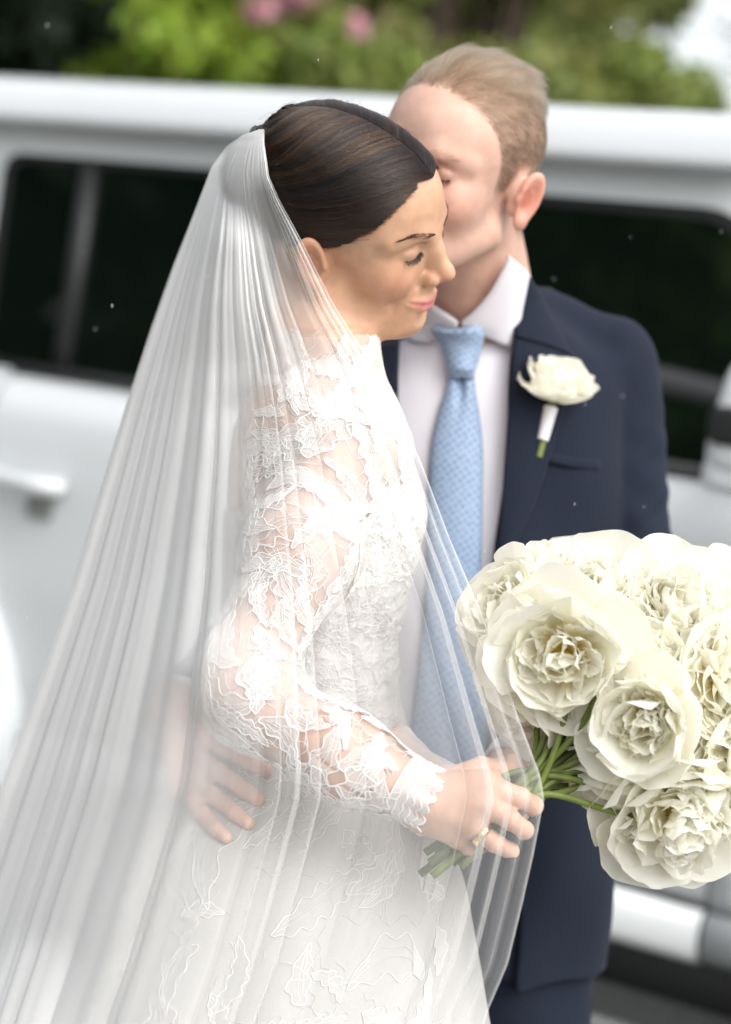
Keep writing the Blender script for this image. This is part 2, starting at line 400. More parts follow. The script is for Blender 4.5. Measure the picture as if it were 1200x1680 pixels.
for nm, x0, x1 in (('rear', -1.0, -.19), ('front', -.175, .797)):
    V, F = side_skin(x0, x1, 0, 40); d = cpart('door', V, F, white); d['label'] = nm + ' door'
    so = d.modifiers.new('thick', 'SOLIDIFY'); so.thickness = .02; so.offset = 1
# fender behind the front door
V, F = side_skin(.807, 2.5, 0, 40); cpart('fender', V, F, white).modifiers.new('thick', 'SOLIDIFY').thickness = .01
# rocker panels under the doors, black sill below
rk = smooth_prof([(.006, .478), (-.006, .469), (-.013, .450), (-.014, .425), (-.004, .392), (.03, .372)], 16)
for x0, x1 in ((-.86, .797), (.806, 1.14)):
    V, F = extrude(rk, x0, x1, 2, False); o = cpart('rocker_panel', V, F, white); o.modifiers.new('thick', 'SOLIDIFY').thickness = .01
cpart('underbody', *box((-1.9, .03, .22), (2.4, 1.85, .47)), black)
cpart('tail_panel', *box((-2.02, .06, .5), (-1.99, 1.84, 1.75)), white)
V, F = side_skin(-2.0, 2.55, .0, 60); V[:, 1] = 1.9 - V[:, 1]; o = cpart('far_side', V, F[:, ::-1].copy(), white)
# running board
bx0, bx1 = -.72, 1.15
V, F = extrude([(-.175, .262), (-.172, .285), (-.165, .292), (.0, .298), (.02, .298), (.02, .25), (-.15, .25)], bx0, bx1, 2); o = cpart('running_board', V, F, trim, smooth=False)
V, F = extrude([(-.181, .268), (-.184, .28), (-.176, .294), (-.158, .296), (-.158, .291), (-.17, .268)], bx0 - .01, bx1 + .01, 2); cpart('step_edge', V, F, mat('step_edge', (.10, .105, .105), .4), parent=o)
VV, FF = [], []
k = 0
for ix, x in enumerate(np.arange(bx0 + .02, bx1 - .02, .024)):
    for iy, y in enumerate(np.arange(-.148, .0, .021)):
        a = .0085; sx = .012 if iy % 2 else 0; b, f = box((x + sx - a, y - .0065, .290), (x + sx + a, y + .0065, .3035))
        b[4:, :2] = b[4:, :2].mean(0) + (b[4:, :2] - b[4:, :2].mean(0)) * .6
        VV.append(b); FF.append(f + 8 * k); k += 1
tag(link('tread', new_mesh('tread', np.concatenate(VV), np.concatenate(FF), tread_m, False), o), kind='stuff')
# upper side panels with window openings
def ty(z): return .075 + (z - 1.232) * .05
def rounded(poly, r, n=8):
    poly = np.asarray(poly, float); out = []; m = len(poly)
    for i in range(m):
        p, a, b = poly[i], poly[i - 1], poly[(i + 1) % m]; rr = r[i] if hasattr(r, '__len__') else r
        p0 = p + (a - p) / np.linalg.norm(a - p) * rr; p1 = p + (b - p) / np.linalg.norm(b - p) * rr
        for t in np.linspace(0, 1, n): out.append((1 - t) ** 2 * p0 + 2 * t * (1 - t) * p + t * t * p1)
    return np.array(out)
def ring_panel(outer, inner, y0, depth):
    n = len(inner); V = [np.c_[outer[:, 0], y0 + ty(outer[:, 1]), outer[:, 1]], np.c_[inner[:, 0], y0 + ty(inner[:, 1]), inner[:, 1]], np.c_[inner[:, 0], y0 + depth + ty(inner[:, 1]), inner[:, 1]],
                      np.c_[outer[:, 0], y0 + depth + ty(outer[:, 1]), outer[:, 1]]]
    V = np.concatenate(V); F = []
    for s in range(3):
        for i in range(n): j = (i + 1) % n; F.append((s * n + i, s * n + j, (s + 1) * n + j, (s + 1) * n + i))
    return V, F
def shrink(loop, e): c = loop.mean(0); v = loop - c; l = np.linalg.norm(v, axis=1, keepdims=True); return c + v * (l - e) / l
def window(poly_out, poly_in, r_in, label):
    inn = rounded(poly_in, r_in); out = rounded(poly_out, .004)
    V, F = ring_panel(out, inn, 0, .02); fr = cpart('window_frame', V, F, white, smooth=False); fr['label'] = 'painted frame of the ' + label
    g2 = shrink(inn, .03)
    V, F = ring_panel(shrink(inn, -.002), g2, .006, .02); cpart('window_seal', V, F, black, fr, smooth=False)
    n = len(inn); V = np.c_[inn[:, 0], .012 + ty(inn[:, 1]), inn[:, 1]]; pane = cpart('window_pane', V, [list(range(n))], glass, fr, smooth=False)
    return fr
wz0, wz1, wt = 1.236, 1.716, 1.80
f1 = window([(-2.0, wt), (-2.0, 1.228), (-.165, 1.228), (-.165, wt)], [(-1.13, wz1), (-1.13, wz0), (-.27, wz0), (-.27, wz1)], .06, 'rear side window')
b, f = box((-.895, .07, 1.25), (-.855, .1, 1.70)); b[:, 1] += (b[:, 2] - 1.23) * .05 - .0; cpart('window_divider', b, f, mat('divider', (.03, .032, .032), .5), f1)
b, f = box((-1.0, .062, 1.231), (-.27, .09, 1.252)); cpart('beltline_trim', b, f, trim, f1)
f2 = window([(-.155, wt), (-.155, 1.228), (1.02, 1.228), (.735, wt)], [(-.05, wz1), (-.05, wz0), (.885, wz0), (.665, wz1)], [.05, .03, .05, .10], 'front side window')
b, f = box((-.05, .062, 1.231), (.88, .09, 1.252)); cpart('beltline_trim', b, f, trim, f2)
# things seen through and mirrored by the front glass: dash top and steering wheel belong to the car
# roof
rp = [(.16, 1.79), (.045, 1.776), (.034, 1.784), (.034, 1.80), (.042, 1.835), (.062, 1.866), (.11, 1.886), (.3, 1.905), (.95, 1.92), (1.6, 1.905), (1.79, 1.886), (1.84, 1.85), (1.86, 1.80), (1.86, 1.778), (1.74, 1.79)]
V, F = extrude(rp, -2.0, .668, 2); cpart('roof', V, F, white, bevel=.012)
b, f = box((.66, .10, 1.77), (.76, 1.8, 1.85)); cpart('windscreen_header', b, f, white, bevel=.03)
V = np.array([(.74, .12, 1.80), (1.04, .12, 1.22), (1.04, 1.78, 1.22), (.74, 1.78, 1.80)]); cpart('windscreen', V, [(0, 1, 2, 3)], glass, smooth=False)
b, f = box((1.0, .06, 1.10), (2.5, 1.84, 1.225)); b[[5, 6], 2] -= .06; cpart('bonnet', b, f, white, bevel=.03)
cpart('grille', *box((2.5, .1, .5), (2.56, 1.8, 1.15)), black, bevel=.01)
# door handles
def handle(xr, door_label):
    z = 1.006
    s = spline([(xr - .24, -.012, z), (xr - .215, -.045, z), (xr - .12, -.056, z), (xr - .04, -.05, z - .002), (xr, -.014, z - .004)], 18)
    V, F = tubes([s], [.014, .017, .018, .022, .022], 10); V[:, 1] *= 1.0; h = cpart('door_handle', V, F, white); h['label'] = door_label
    V, F = rounded(np.array([(xr - .09, z - .075), (xr - .02, z - .075), (xr - .02, z - .03), (xr - .09, z - .03)]), .012), None
    n = len(V); W = np.concatenate([np.c_[V[:, 0], np.full(n, -.012), V[:, 1]], np.c_[V[:, 0], np.full(n, -.022), V[:, 1]]])
    F = [(i, (i + 1) % n, n + (i + 1) % n, n + i) for i in range(n)] + [list(range(n, 2 * n))]
    cpart('handle_button', W, F, mat('button', (.25, .26, .25), .5), h, smooth=False)
handle(-.752, 'handle of the rear door'); handle(.06, 'handle of the front door')
# mirror
def superbox(c, r, e, n=20, top=1.0):
    u = np.linspace(-np.pi / 2, np.pi / 2, n); v = np.linspace(-np.pi, np.pi, 2 * n, endpoint=False)
    f = lambda w: np.sign(w) * np.abs(w) ** e
    U, Vv = np.meshgrid(u, v, indexing='ij'); X = f(np.cos(U)) * f(np.cos(Vv)); Y = f(np.cos(U)) * f(np.sin(Vv)); Z = f(np.sin(U))
    s = 1 + (top - 1) * (Z + 1) / 2
    P = np.stack([X * s * r[0], Y * s * r[1], Z * r[2]], -1).reshape(-1, 3) + np.asarray(c); return P, grid_faces(2 * n, n, True)
mc = car_loc(1274, 690, -.17)
V, F = superbox(mc, (.105, .085, .105), .45, 22, .74); mir = cpart('mirror', V, F, white)
V, F = superbox(mc + np.array([-.030, -.072, -.018]), (.055, .016, .032), .4, 14); cpart('mirror_inset', V, F, black, mir)
V, F = superbox(mc + np.array([-.01, .0, -.1]), (.09, .07, .03), .4, 14); cpart('mirror_foot', V, F, white, mir)
V, F = tubes([spline([mc + np.array([-.03, .05, .0]), mc + np.array([-.06, .12, .0]), mc + np.array([-.06, .24, -.02])], 8)], .045, 10); cpart('mirror_arm', V, F, black, mir)
# wheels and flares
for cx, cz in WH:
    root = link('wheel', None, car); root.location = (cx, .12, cz)
    a = np.linspace(0, 2 * np.pi, 49)[:-1]
    pr = np.array([(-.11, .24), (-.125, .30), (-.12, .37), (-.09, .40), (.09, .40), (.12, .37), (.125, .3), (.1, .24)])
    V = np.concatenate([np.c_[r * np.cos(a), np.full(48, y), r * np.sin(a)] for y, r in pr]); cpart('tyre', V, grid_faces(48, len(pr), True), rubber, root)
    pr = np.array([(-.10, .25), (-.105, .23), (-.06, .20), (-.04, .08), (-.07, .06), (-.07, .0)])
    V = np.concatenate([np.c_[r * np.cos(a), np.full(48, y), r * np.sin(a)] for y, r in pr]); cpart('rim', V, grid_faces(48, len(pr), True), steel, root)
    an = np.linspace(-.10, np.pi + .10, 40); VV = []
    for y, r in ((.03, .58), (-.03, .575), (-.075, .55), (-.09, .525), (-.09, .485), (-.07, .465), (.03, .46)):
        VV.append(np.c_[cx + r * np.cos(an), np.full(40, y), cz - .0 + r * np.sin(an)])
    cpart('wheel_flare', np.concatenate(VV), grid_faces(40, 7), white)
    an = np.linspace(-.2, np.pi + .2, 30); V = np.concatenate([np.c_[cx + .47 * np.cos(an), np.full(30, y), cz + .47 * np.sin(an)] for y in (.02, .4)]); cpart('arch_liner', V, grid_faces(30, 2), black)
# ------------------------------------------------------------------ people: shared head
CREASE = [(.0822, .0375, -.030), (.0742, .0400, -.039), (.0742, .0385, -.047)]
def head_sdf(male):
    def fn(Q):                                   # Q in head coordinates: x forward, y left, z up, metres
        Q = np.asarray(Q, np.float32); A = Q.copy(); A[:, 1] = np.abs(A[:, 1]); m = 1.0 if male else 0.0
        d = ell(A, (-.006, 0, .047), (.097, .0745, .081))
        d = smin(d, ell(A, (.0325, 0, .052), (.058, .060, .056)), .03)
        d = smin(d, ell(A, (.038, 0, -.012), (.054, .053 + .002 * m, .068)), .025)
        d = smin(d, cone(A, (.004, .047 + .004 * m, -.036 - .005 * m), (.066, .020 + .004 * m, -.073), .017, .014), .028)
        d = smin(d, ell(A, (.0795, 0, -.073 - .004 * m), (.0165, .020, .0155)), .022)
        d = smin(d, ell(A, (.060, .038, -.006), (.027, .024, .024)), .022)
        d = smin(d, ell(A, (.070, .010, -.042), (.0255, .021, .028)), .018)
        d = smin(d, chain(A, [(.0875, .006, .034), (.085, .026, .041), (.066, .050, .036)], [.009 + .001 * m, .009 + .001 * m, .008]), .014)
        d = smax(d, -ell(A, (.1005, .0335, .0235), (.0165, .0160, .0100)), .011)       # sockets
        d = smin(d, ell(A, (.0765, .0315, .0235), (.0138, .0150, .0132)), .004)      # closed lids over the eyeball
        d = smax(d, -chain(A, [(.0915, .019, .0295), (.0915, .031, .0325), (.084, .044, .0285)], [.0009, .0012, .0009], .002), .003)  # lid crease
        # nose
        d = smin(d, chain(A, [(.0890, 0, .034), (.1000, 0, .016), (.1110, 0, -.001)], [.0062, .0065, .0075], .006), .011)
        d = smin(d, chain(A, [(.0890, 0, .030), (.0955, 0, .012), (.1000, 0, -.006)], [.0066, .0078, .0088], .006), .008)
        d = smin(d, ell(A, (.1125, 0, -.0072), (.0108, .0090, .0082)), .008)
        d = smin(d, ell(A, (.1005, .0118, -.0135), (.0105, .0062, .0072)), .006)
        d = smin(d, cone(A, (.108, 0, -.0155), (.096, 0, -.0205), .0042, .005), .006)
        d = smax(d, -ell(A, (.1045, .0066, -.0205), (.0062, .0030, .0042)), .003)
        d = smax(d, -chain(A, [(.0975, .0195, -.0085), (.0925, .0215, -.019)], [.001, .001], .002), .006)
        # lips (a closed smile: the corners sit back and a little up)
        d = smin(d, cone(A, (.0955, 0, -.029), (.0965, 0, -.039), .006, .0062), .010)
        d = smin(d, chain(A, [(.1005, .0028, -.0405), (.0975, .013, -.0393), (.0900, .0240, -.0370), (.0835, .0300, -.0355)], [.0046, .0040, .0027, .0015], .003), .004)
        d = smin(d, chain(A, [(.0995, 0, -.0488), (.0962, .012, -.0470), (.0888, .0235, -.0415), (.0835, .0290, -.0373)], [.0054, .0048, .0032, .0015], .003), .004)
        d = smax(d, -chain(A, [(.1068, 0, -.0447), (.1032, .012, -.0431), (.0942, .0245, -.0390), (.0870, .0325, -.0355)], [.0010, .0010, .0010, .0012], .002), .0025)
        d = smax(d, -ell(A, (.1000, 0, -.0625), (.006, .013, .0045)), .010)
        if not male: d = smax(d, -chain(A, CREASE, [.0006, .0024, .0008], .003), .006)   # smile line beside the mouth
        # ear: an oval plate with rim, bowl and lobe
        a = math.radians(22); t = math.radians(14)
        ex = np.array([math.cos(a), -math.sin(a), 0]); en = np.array([math.sin(a), math.cos(a), 0]); ez = np.array([0, 0, 1.])
        ex2 = ex * math.cos(t) + ez * math.sin(t); ez2 = -ex * math.sin(t) + ez * math.cos(t)
        R = np.stack([ex2, ez2, en], 1).astype(np.float32); C = np.array([-.011 + (0 if male else .008), .0835 - (0 if male else .002), .006], np.float32)
        k = (A - C) @ R; near = (np.abs(k) < .07).all(1); e = np.full(len(A), .3, np.float32)
        if near.any():
            q = k[near]; w = .0135 + .0020 * np.clip(q[:, 1] / .03, -1, 1)
            rr = np.sqrt((q[:, 0] / w) ** 2 + (q[:, 1] / .0270) ** 2)
            pl = np.maximum((rr - 1) * .017, np.abs(q[:, 2] + .0015) - .0022)
            rim = np.sqrt(((rr - .90) * .018) ** 2 + (q[:, 2] - .0015) ** 2) - .0034
            rim = np.where((q[:, 0] > .004) & (q[:, 1] < .004), rim + .25 * (.004 - q[:, 1]), rim)
            ant = np.sqrt(((np.sqrt(((q[:, 0] + .0005) / .0105) ** 2 + ((q[:, 1] - .001) / .0185) ** 2) - .9) * .0125) ** 2 + (q[:, 2] - .0003) ** 2) - .0024
            x = smin(smin(pl, rim, .003), ant, .003)
            x = smin(x, ell(q, (-.002, -.0265, .0005), (.0085, .0085, .0042)), .004)
            x = smin(x, ell(q, (.0125, -.004, .0), (.004, .0065, .004)), .003)
            x = smax(x, -ell(q, (.0030, -.004, .0025), (.0068, .0125, .0075)), .002)
            base = ell(q, (.006, -.002, -.009), (.012, .022, .009))
            e[near] = smin(x, base, .004)
        return smin(d, e, .005)
    return fn
class Head:
    def __init__(s, R, c, sc, male):
        s.R = np.array(R, np.float32); s.c = np.array(c, np.float32); s.s = sc; s.f = head_sdf(male); s.male = male
    def loc(s, P): return ((np.asarray(P, np.float32) - s.c) @ s.R) / s.s
    def cam(s, Q): return (np.asarray(Q) * s.s) @ s.R.T + s.c
    def sdf(s, P): return s.f(s.loc(P)) * s.s
    def box(s): return s.c - .16, s.c + .16
def gauss(x, c, w): return np.exp(-(((x - np.asarray(c)) / np.asarray(w)) ** 2).sum(-1))
def skin_colors(hd, P, base, lip, blush, ear):
    Q = hd.loc(P); A = Q.copy(); A[:, 1] = np.abs(A[:, 1])
    c = np.tile(np.array(base, float), (len(P), 1))
    def mixin(wt, col): 
        nonlocal c
        wt = np.clip(wt, 0, 1)[:, None]; c = c * (1 - wt) + np.asarray(col) * wt
    mixin((.6 if hd.male else .7) * gauss(A, (.068, .045, -.006), (.025, .022, .020)), blush)
    mixin(.45 * gauss(A, (.112, .004, -.010), (.012, .014, .010)), blush)
    yl = np.clip(A[:, 1] / .029, 0, 1); u = -.0365 + .0008 * yl; l = -.0558 + .0185 * yl ** 1.5
    inside = (A[:, 0] > .078) & (A[:, 1] < .0300)
    sm = lambda e, x: 1 / (1 + np.exp(-x / e))
    mixin(.95 * inside * sm(.0009, u - Q[:, 2]) * sm(.0011, Q[:, 2] - l) * sm(.001, .029 - A[:, 1]), lip)
    mixin(.8 * gauss(A, (-.012, .086, .006), (.02, .016, .034)) * (A[:, 1] > .076), ear)
    if not hd.male: mixin(.28 * gauss(A, (.088, .031, .029), (.012, .016, .007)), (.36, .20, .13))
    else: mixin(.55 * gauss(A, (.088, .031, .027), (.014, .019, .010)), (.44, .22, .16)); mixin(.85 * gauss(A, (-.007, .083, .003), (.008, .010, .012)), (.46, .14, .09))  # his eye hollow and ear bowl: recess shade put into the skin colour
    return c
def skin_mat(name, col):
    m = mat(name, col, .42, spec=.4, Subsurface_Weight=.12, Subsurface_Scale=.012)
    a = attr_color(m); t, N, L, b = nodes(m)
    tc0 = N.new('ShaderNodeTexCoord'); n0 = N.new('ShaderNodeTexNoise'); n0.inputs['Scale'].default_value = 55; n0.inputs['Detail'].default_value = 6; L.new(tc0.outputs['Object'], n0.inputs['Vector'])
    mr = N.new('ShaderNodeMapRange'); mr.inputs['From Min'].default_value = .3; mr.inputs['From Max'].default_value = .7; mr.inputs['To Min'].default_value = .88; mr.inputs['To Max'].default_value = 1.1; L.new(n0.outputs['Fac'], mr.inputs['Value'])
    vm = N.new('ShaderNodeVectorMath'); vm.operation = 'SCALE'; L.new(a.outputs['Color'], vm.inputs[0]); L.new(mr.outputs[0], vm.inputs['Scale']); L.new(vm.outputs[0], b.inputs['Base Color'])
    b.inputs['Subsurface Radius'].default_value = (1.0, .35, .2)
    tc = N.new('ShaderNodeTexCoord'); n2 = N.new('ShaderNodeTexNoise'); n2.inputs['Scale'].default_value = 260; L.new(tc.outputs['Object'], n2.inputs['Vector'])
    bp = N.new('ShaderNodeBump'); bp.inputs['Strength'].default_value = .12; bp.inputs['Distance'].default_value = .0008
    L.new(n2.outputs['Fac'], bp.inputs['Height']); L.new(bp.outputs[0], b.inputs['Normal'])
    return m
def hair_mat(name, melanin, red, rough=.32, var=.25, color=None):
    m = bpy.data.materials.new(name); m.use_nodes = True; t = m.node_tree; t.nodes.clear()
    h = t.nodes.new('ShaderNodeBsdfHairPrincipled'); h.parametrization = 'MELANIN'; o = t.nodes.new('ShaderNodeOutputMaterial')
    if color: h.parametrization = 'COLOR'; h.inputs['Color'].default_value = (*color, 1)
    
    if not color: h.inputs['Melanin'].default_value = melanin; h.inputs['Melanin Redness'].default_value = red
    h.inputs['Roughness'].default_value = rough
    h.inputs['Radial Roughness'].default_value = .4
    if not color: h.inputs['Random Color'].default_value = var
    h.inputs['Random Roughness'].default_value = .2
    t.links.new(h.outputs[0], o.inputs[0]); return m
def field_of(head): lo, hi = head.box(); return head.sdf, lo, hi
def hand_sdf(palm, pr, fingers, fk=.0045):
    """palm: list of (points, radii) chains ; fingers: list of (points, radii)"""
    def fn(P):
        d = None
        for pts, rs in palm:
            e = chain(P, pts, rs, .006); d = e if d is None else smin(d, e, pr)
        for pts, rs in fingers:
            d = smin(d, chain(P, pts, rs, .003), fk)
        return d
    pts = np.array([p for a, b in palm + fingers for p in a])
    return fn, pts.min(0) - .03, pts.max(0) + .03

# ================================================================== the bride
BH = Head([[0.9119, 0.3976, 0.1014], [-0.3081, 0.5004, 0.8091], [0.2709, -0.7691, 0.5788]], [-0.0195, 0.2800, -2.05], .978, False)
bride = empty('person', (*pw(470, 1250, 2.12)[:2], 0), 'bride in white lace gown and long veil, eyes closed, holding the white bouquet', 'person')
skin_b = skin_mat('skin_warm', (.58, .36, .25))
TB = [(555, 474, 602, 2.06, .055), (580, 462, 606, 2.06, .059), (610, 440, 622, 2.07, .072), (650, 412, 645, 2.07, .092), (700, 388, 662, 2.08, .112), (770, 380, 676, 2.09, .122), (850, 378, 692, 2.10, .126),
      (950, 376, 668, 2.10, .118), (1050, 372, 643, 2.11, .108), (1150, 362, 646, 2.11, .106), (1205, 335, 664, 2.11, .110), (1270, 300, 694, 2.12, .120), (1340, 270, 715, 2.12, .13)]
torso_b = loft_field(TB)
ARM_R = [pc(572, 735, 2.035), pc(490, 905, 1.975), pc(402, 1112, 1.925), pc(415, 1150, 1.91), pc(560, 1240, 1.885), pc(705, 1314, 1.862)]
RAD_R = [.056, .0465, .0375, .0370, .0355, .0260]
ARM_L = [pc(600, 740, 2.19), pc(540, 1130, 2.20), pc(640, 1262, 2.06), pc(752, 1308, 1.945)]
RAD_L = [.050, .038, .032, .024]
f_arm_r = lambda P: chain(P, ARM_R, RAD_R, .03)
f_arm_l = lambda P: chain(P, ARM_L, RAD_L, .03)
K = lambda *a: [pc(*q) for q in a]
hand_r = hand_sdf([(K((708, 1312, 1.862), (800, 1286, 1.846)), [.0245, .0145]), (K((708, 1314, 1.862), (797, 1318, 1.842)), [.0245, .0145]), (K((706, 1320, 1.862), (777, 1350, 1.846)), [.0245, .0135]), (K((703, 1328, 1.866), (752, 1370, 1.858)), [.023, .0125])], .010,
   [(K((800, 1290, 1.846), (853, 1309, 1.845), (876, 1322, 1.862), (874, 1328, 1.885)), [.0112, .0097, .0088, .0070]),
    (K((797, 1322, 1.843), (838, 1345, 1.838), (861, 1362, 1.851), (858, 1367, 1.876)), [.0104, .0092, .0083, .0067]),
    (K((777, 1355, 1.847), (812, 1383, 1.845), (838, 1396, 1.862), (836, 1398, 1.884)), [.0098, .0086, .0077, .0062]),
    (K((752, 1374, 1.858), (775, 1396, 1.872), (795, 1404, 1.890), (790, 1400, 1.905)), [.0092, .0079, .0069, .0056]),
    (K((740, 1285, 1.870), (790, 1262, 1.895), (838, 1268, 1.912), (862, 1282, 1.925)), [.0150, .0120, .0105, .0080])])
hand_l = hand_sdf([(K((762, 1297, 1.943), (815, 1290, 1.935)), [.023, .014]), (K((762, 1300, 1.943), (810, 1320, 1.935)), [.023, .014])], .010,
   [(K((815, 1285, 1.935), (848, 1288, 1.925), (862, 1296, 1.906)), [.0115, .010, .008]), (K((815, 1300, 1.935), (850, 1306, 1.928), (866, 1314, 1.91)), [.011, .0098, .0078]),
    (K((810, 1318, 1.935), (842, 1330, 1.930), (856, 1336, 1.912)), [.0105, .0092, .0075]), (K((800, 1330, 1.94), (826, 1346, 1.935), (838, 1352, 1.92)), [.0098, .0085, .007]),
    (K((790, 1285, 1.935), (820, 1262, 1.93), (842, 1250, 1.92)), [.0135, .011, .0085])])
FB = Field()
FB.add(torso_b, torso_b.lo, torso_b.hi, .02)
FB.add(*field_of(BH), k=.014)
NK = [BH.cam(np.array([-.022, 0, -.02])), pc(528, 585, 2.06)]
FB.addpts(lambda P: cone(P, NK[0], NK[1], .050, .056), NK, .07, .02)
FB.addpts(f_arm_r, ARM_R, .07, .022); FB.addpts(f_arm_l, ARM_L, .07, .02)
FB.add(*hand_r, k=.008); FB.add(*hand_l, k=.008)
lo, hi = FB.bounds(); lo[1] = pc(0, 1335, 2.1)[1]
P, F = iso(FB, lo, hi, .0021)
c = skin_colors(BH, P, (.57, .335, .215), (.57, .20, .19), (.56, .225, .14), (.54, .24, .145))
px, py = depth_px(P); hm = np.clip((py - 600) / 100, 0, 1)[:, None]; c = c * (1 - hm) + np.array([.60, .375, .28]) * hm
# knuckles a touch redder
for q in ((853, 1309, 1.84), (838, 1345, 1.836), (812, 1383, 1.843), (800, 1290, 1.84), (797, 1322, 1.838), (777, 1355, 1.84)):
    g = .35 * np.exp(-(((P - pc(*q)) / .009) ** 2).sum(1))[:, None]; c = c * (1 - g) + np.array([.60, .30, .22]) * g
body_b = mk('body', P, F, skin_b, bride, attrs={'Col': c})

# ---- her hair: a smooth volume, covered with combed strands that run from parting and hairline back under the veil
def hl(x): return np.interp(x, [-.10, -.08, -.05, -.02, 0, .02, .055, .082, .096], [-.06, -.05, -.025, .012, .027, .034, .061, .095, .112])
def hairvol_b(Q):
    A = Q.copy(); A[:, 1] = np.abs(A[:, 1])
    d = ell(A, (-.005, 0, .046), (.098, .0785, .082)); d = smin(d, ell(A, (.0325, 0, .053), (.0595, .0625, .0575)), .03)
    d = smin(d, ell(A, (-.032, 0, .074), (.076, .070, .057)), .03)
    d = smin(d, ell(A, (-.088, 0, .045), (.042, .045, .045)), .02)
    return d
def hair_b(Q):
    d = hairvol_b(Q); cutz = (hl(Q[:, 0]) + .004 - Q[:, 2]) * .8
    return smax(d + .0015, cutz.astype(np.float32), .012)
hair_dark = mat('hair_base', (.022, .013, .009), .45, spec=.3)
hb = lambda P: hair_b(BH.loc(P)) * BH.s
P, F = iso(hb, BH.c - .17, BH.c + .17, .003)
Ql = BH.loc(P); part = np.exp(-(Ql[:, 1] / .0022) ** 2) * (Ql[:, 0] > .02) * (Ql[:, 2] > .09)
hair_o = mk('hair', P, F, hair_dark, bride, attrs={'Col': np.array([.022, .013, .009])[None] * (1 - part[:, None]) + part[:, None] * np.array([.42, .27, .20])}); attr_color(hair_dark)
def strands_b(n, seed):
    r = np.random.default_rng(seed); T = 22
    k = np.where(r.random(n) < .45, 0, 1); q = r.random(n)
    sd_ = np.where(r.random(n) < .6, -1., 1.)                 # right side faces the camera
    # roots on the parting (k=0) : x from front hairline back over the crown
    xr = np.where(k == 0, .094 - .19 * q, 0); zr = np.where(k == 0, .10 + .06 * np.clip((.093 - xr) / .1, 0, 1), 0); yr = np.where(k == 0, r.uniform(.0001, .0022, n), 0)
    # roots on the hairline: from the front centre round to above the ear
    hx = .090 - .085 * q; xr = np.where(k == 1, hx, xr); zr = np.where(k == 1, hl(hx) + r.normal(size=n) * .0030 + .0010, zr)
    yr = np.where(k == 1, np.sqrt(np.clip(1 - ((hx + .0) / .098) ** 2, 0, 1)) * .075, yr)
    # order along the gather: parting roots from the back go highest, hairline roots above the ear go lowest
    o = np.where(k == 0, .48 * (1 - q) , .48 + .52 * q)
    o = np.clip(o + r.normal(size=n) * .02, 0, 1)
    gz = .118 - .135 * o; gx = -.088 - .03 * np.sin(np.pi * np.clip(o, 0, 1)); gy = .004 + .03 * np.sin(np.pi * o)
    t = np.linspace(0, 1, T)[None]
    root = np.stack([xr, yr, zr], 1)[:, None]; gat = np.stack([gx, gy, gz], 1)[:, None]
    p = root * (1 - t[..., None]) + gat * t[..., None]
    s = np.sin(np.pi * t)
    p[..., 1] += s * (.060 + .02 * o[:, None]) * np.clip(np.linalg.norm(root - gat, axis=-1) / .13, 0, 1) ** 1.5                   # round the side of the skull
    p[..., 2] += s * np.where(k == 0, -.006 - .018 * q, -.016 * (1 - q))[:, None]
    thl = np.arctan2(np.abs(project(hairvol_b, p[:, T // 2].astype(np.float32), 0.0, 4)[:, 1]), p[:, T // 2, 2] - .035)
    o_ = o; clump = np.sin(o * 120 + 1.8 * np.sin(o * 37)) ; p[..., 2] += (np.sin(t * 2.2 + o[:, None] * 60) * .0016 + r.normal(size=(n, 1)) * .0012) * s
    p[..., 1] *= sd_[:, None]
    Q = project(hair_b if False else hairvol_b, p.reshape(-1, 3), 0.0, 4).reshape(n, T, 3)
    nn = normals(hairvol_b, Q.reshape(-1, 3)).reshape(n, T, 3)
    cl2 = np.clip(.5 + .5 * np.sin(thl * 34 + 2 * np.sin(thl * 9)), 0, 1)[:, None] ** 1.6
    lift = (.0002 + (.0024 * cl2 + .0009 * (clump[:, None] + 1)) * np.clip(t * 2.2, 0, 1) * (.7 + .3 * np.sin(5 * t + o[:, None] * 70)) + r.uniform(0, .0012, (n, 1)))
    Q = Q + nn * lift[..., None]
    return BH.cam(Q.reshape(-1, 3)).reshape(n, T, 3), thl
ST, OK_ = strands_b(14000, 3)
lock = np.sin(OK_ * 34 + 2 * np.sin(OK_ * 9)) + .7 * np.sin(OK_ * 91 + 1); cls_ = np.digitize(lock + np.random.default_rng(4).normal(size=len(lock)) * .35, [-.55, .75])
for ci, mel in enumerate((.94, .80, .58)):  # natural lock variation, with sheen put into the palest locks' colour
    tag(hair_obj('hair_strands', ST[cls_ == ci], .00018, hair_mat('hair_brunette', mel, .20, .20, .35), hair_o, (1, .8)), kind='stuff')
fr_ = np.random.default_rng(6); fly = ST[fr_.integers(0, len(ST), 240)]; fly = fly + (fr_.normal(size=(240, 1, 3)) * .0035 + BH.R[:, 2] * .0018) * np.sin(np.pi * np.linspace(0, 1, 22))[None, :, None] ** .7
tag(hair_obj('flyaway_hairs', fly, .00010, hair_mat('hair_flyaway', .80, .2, .25, .3), hair_o, (1, .5)), kind='stuff')
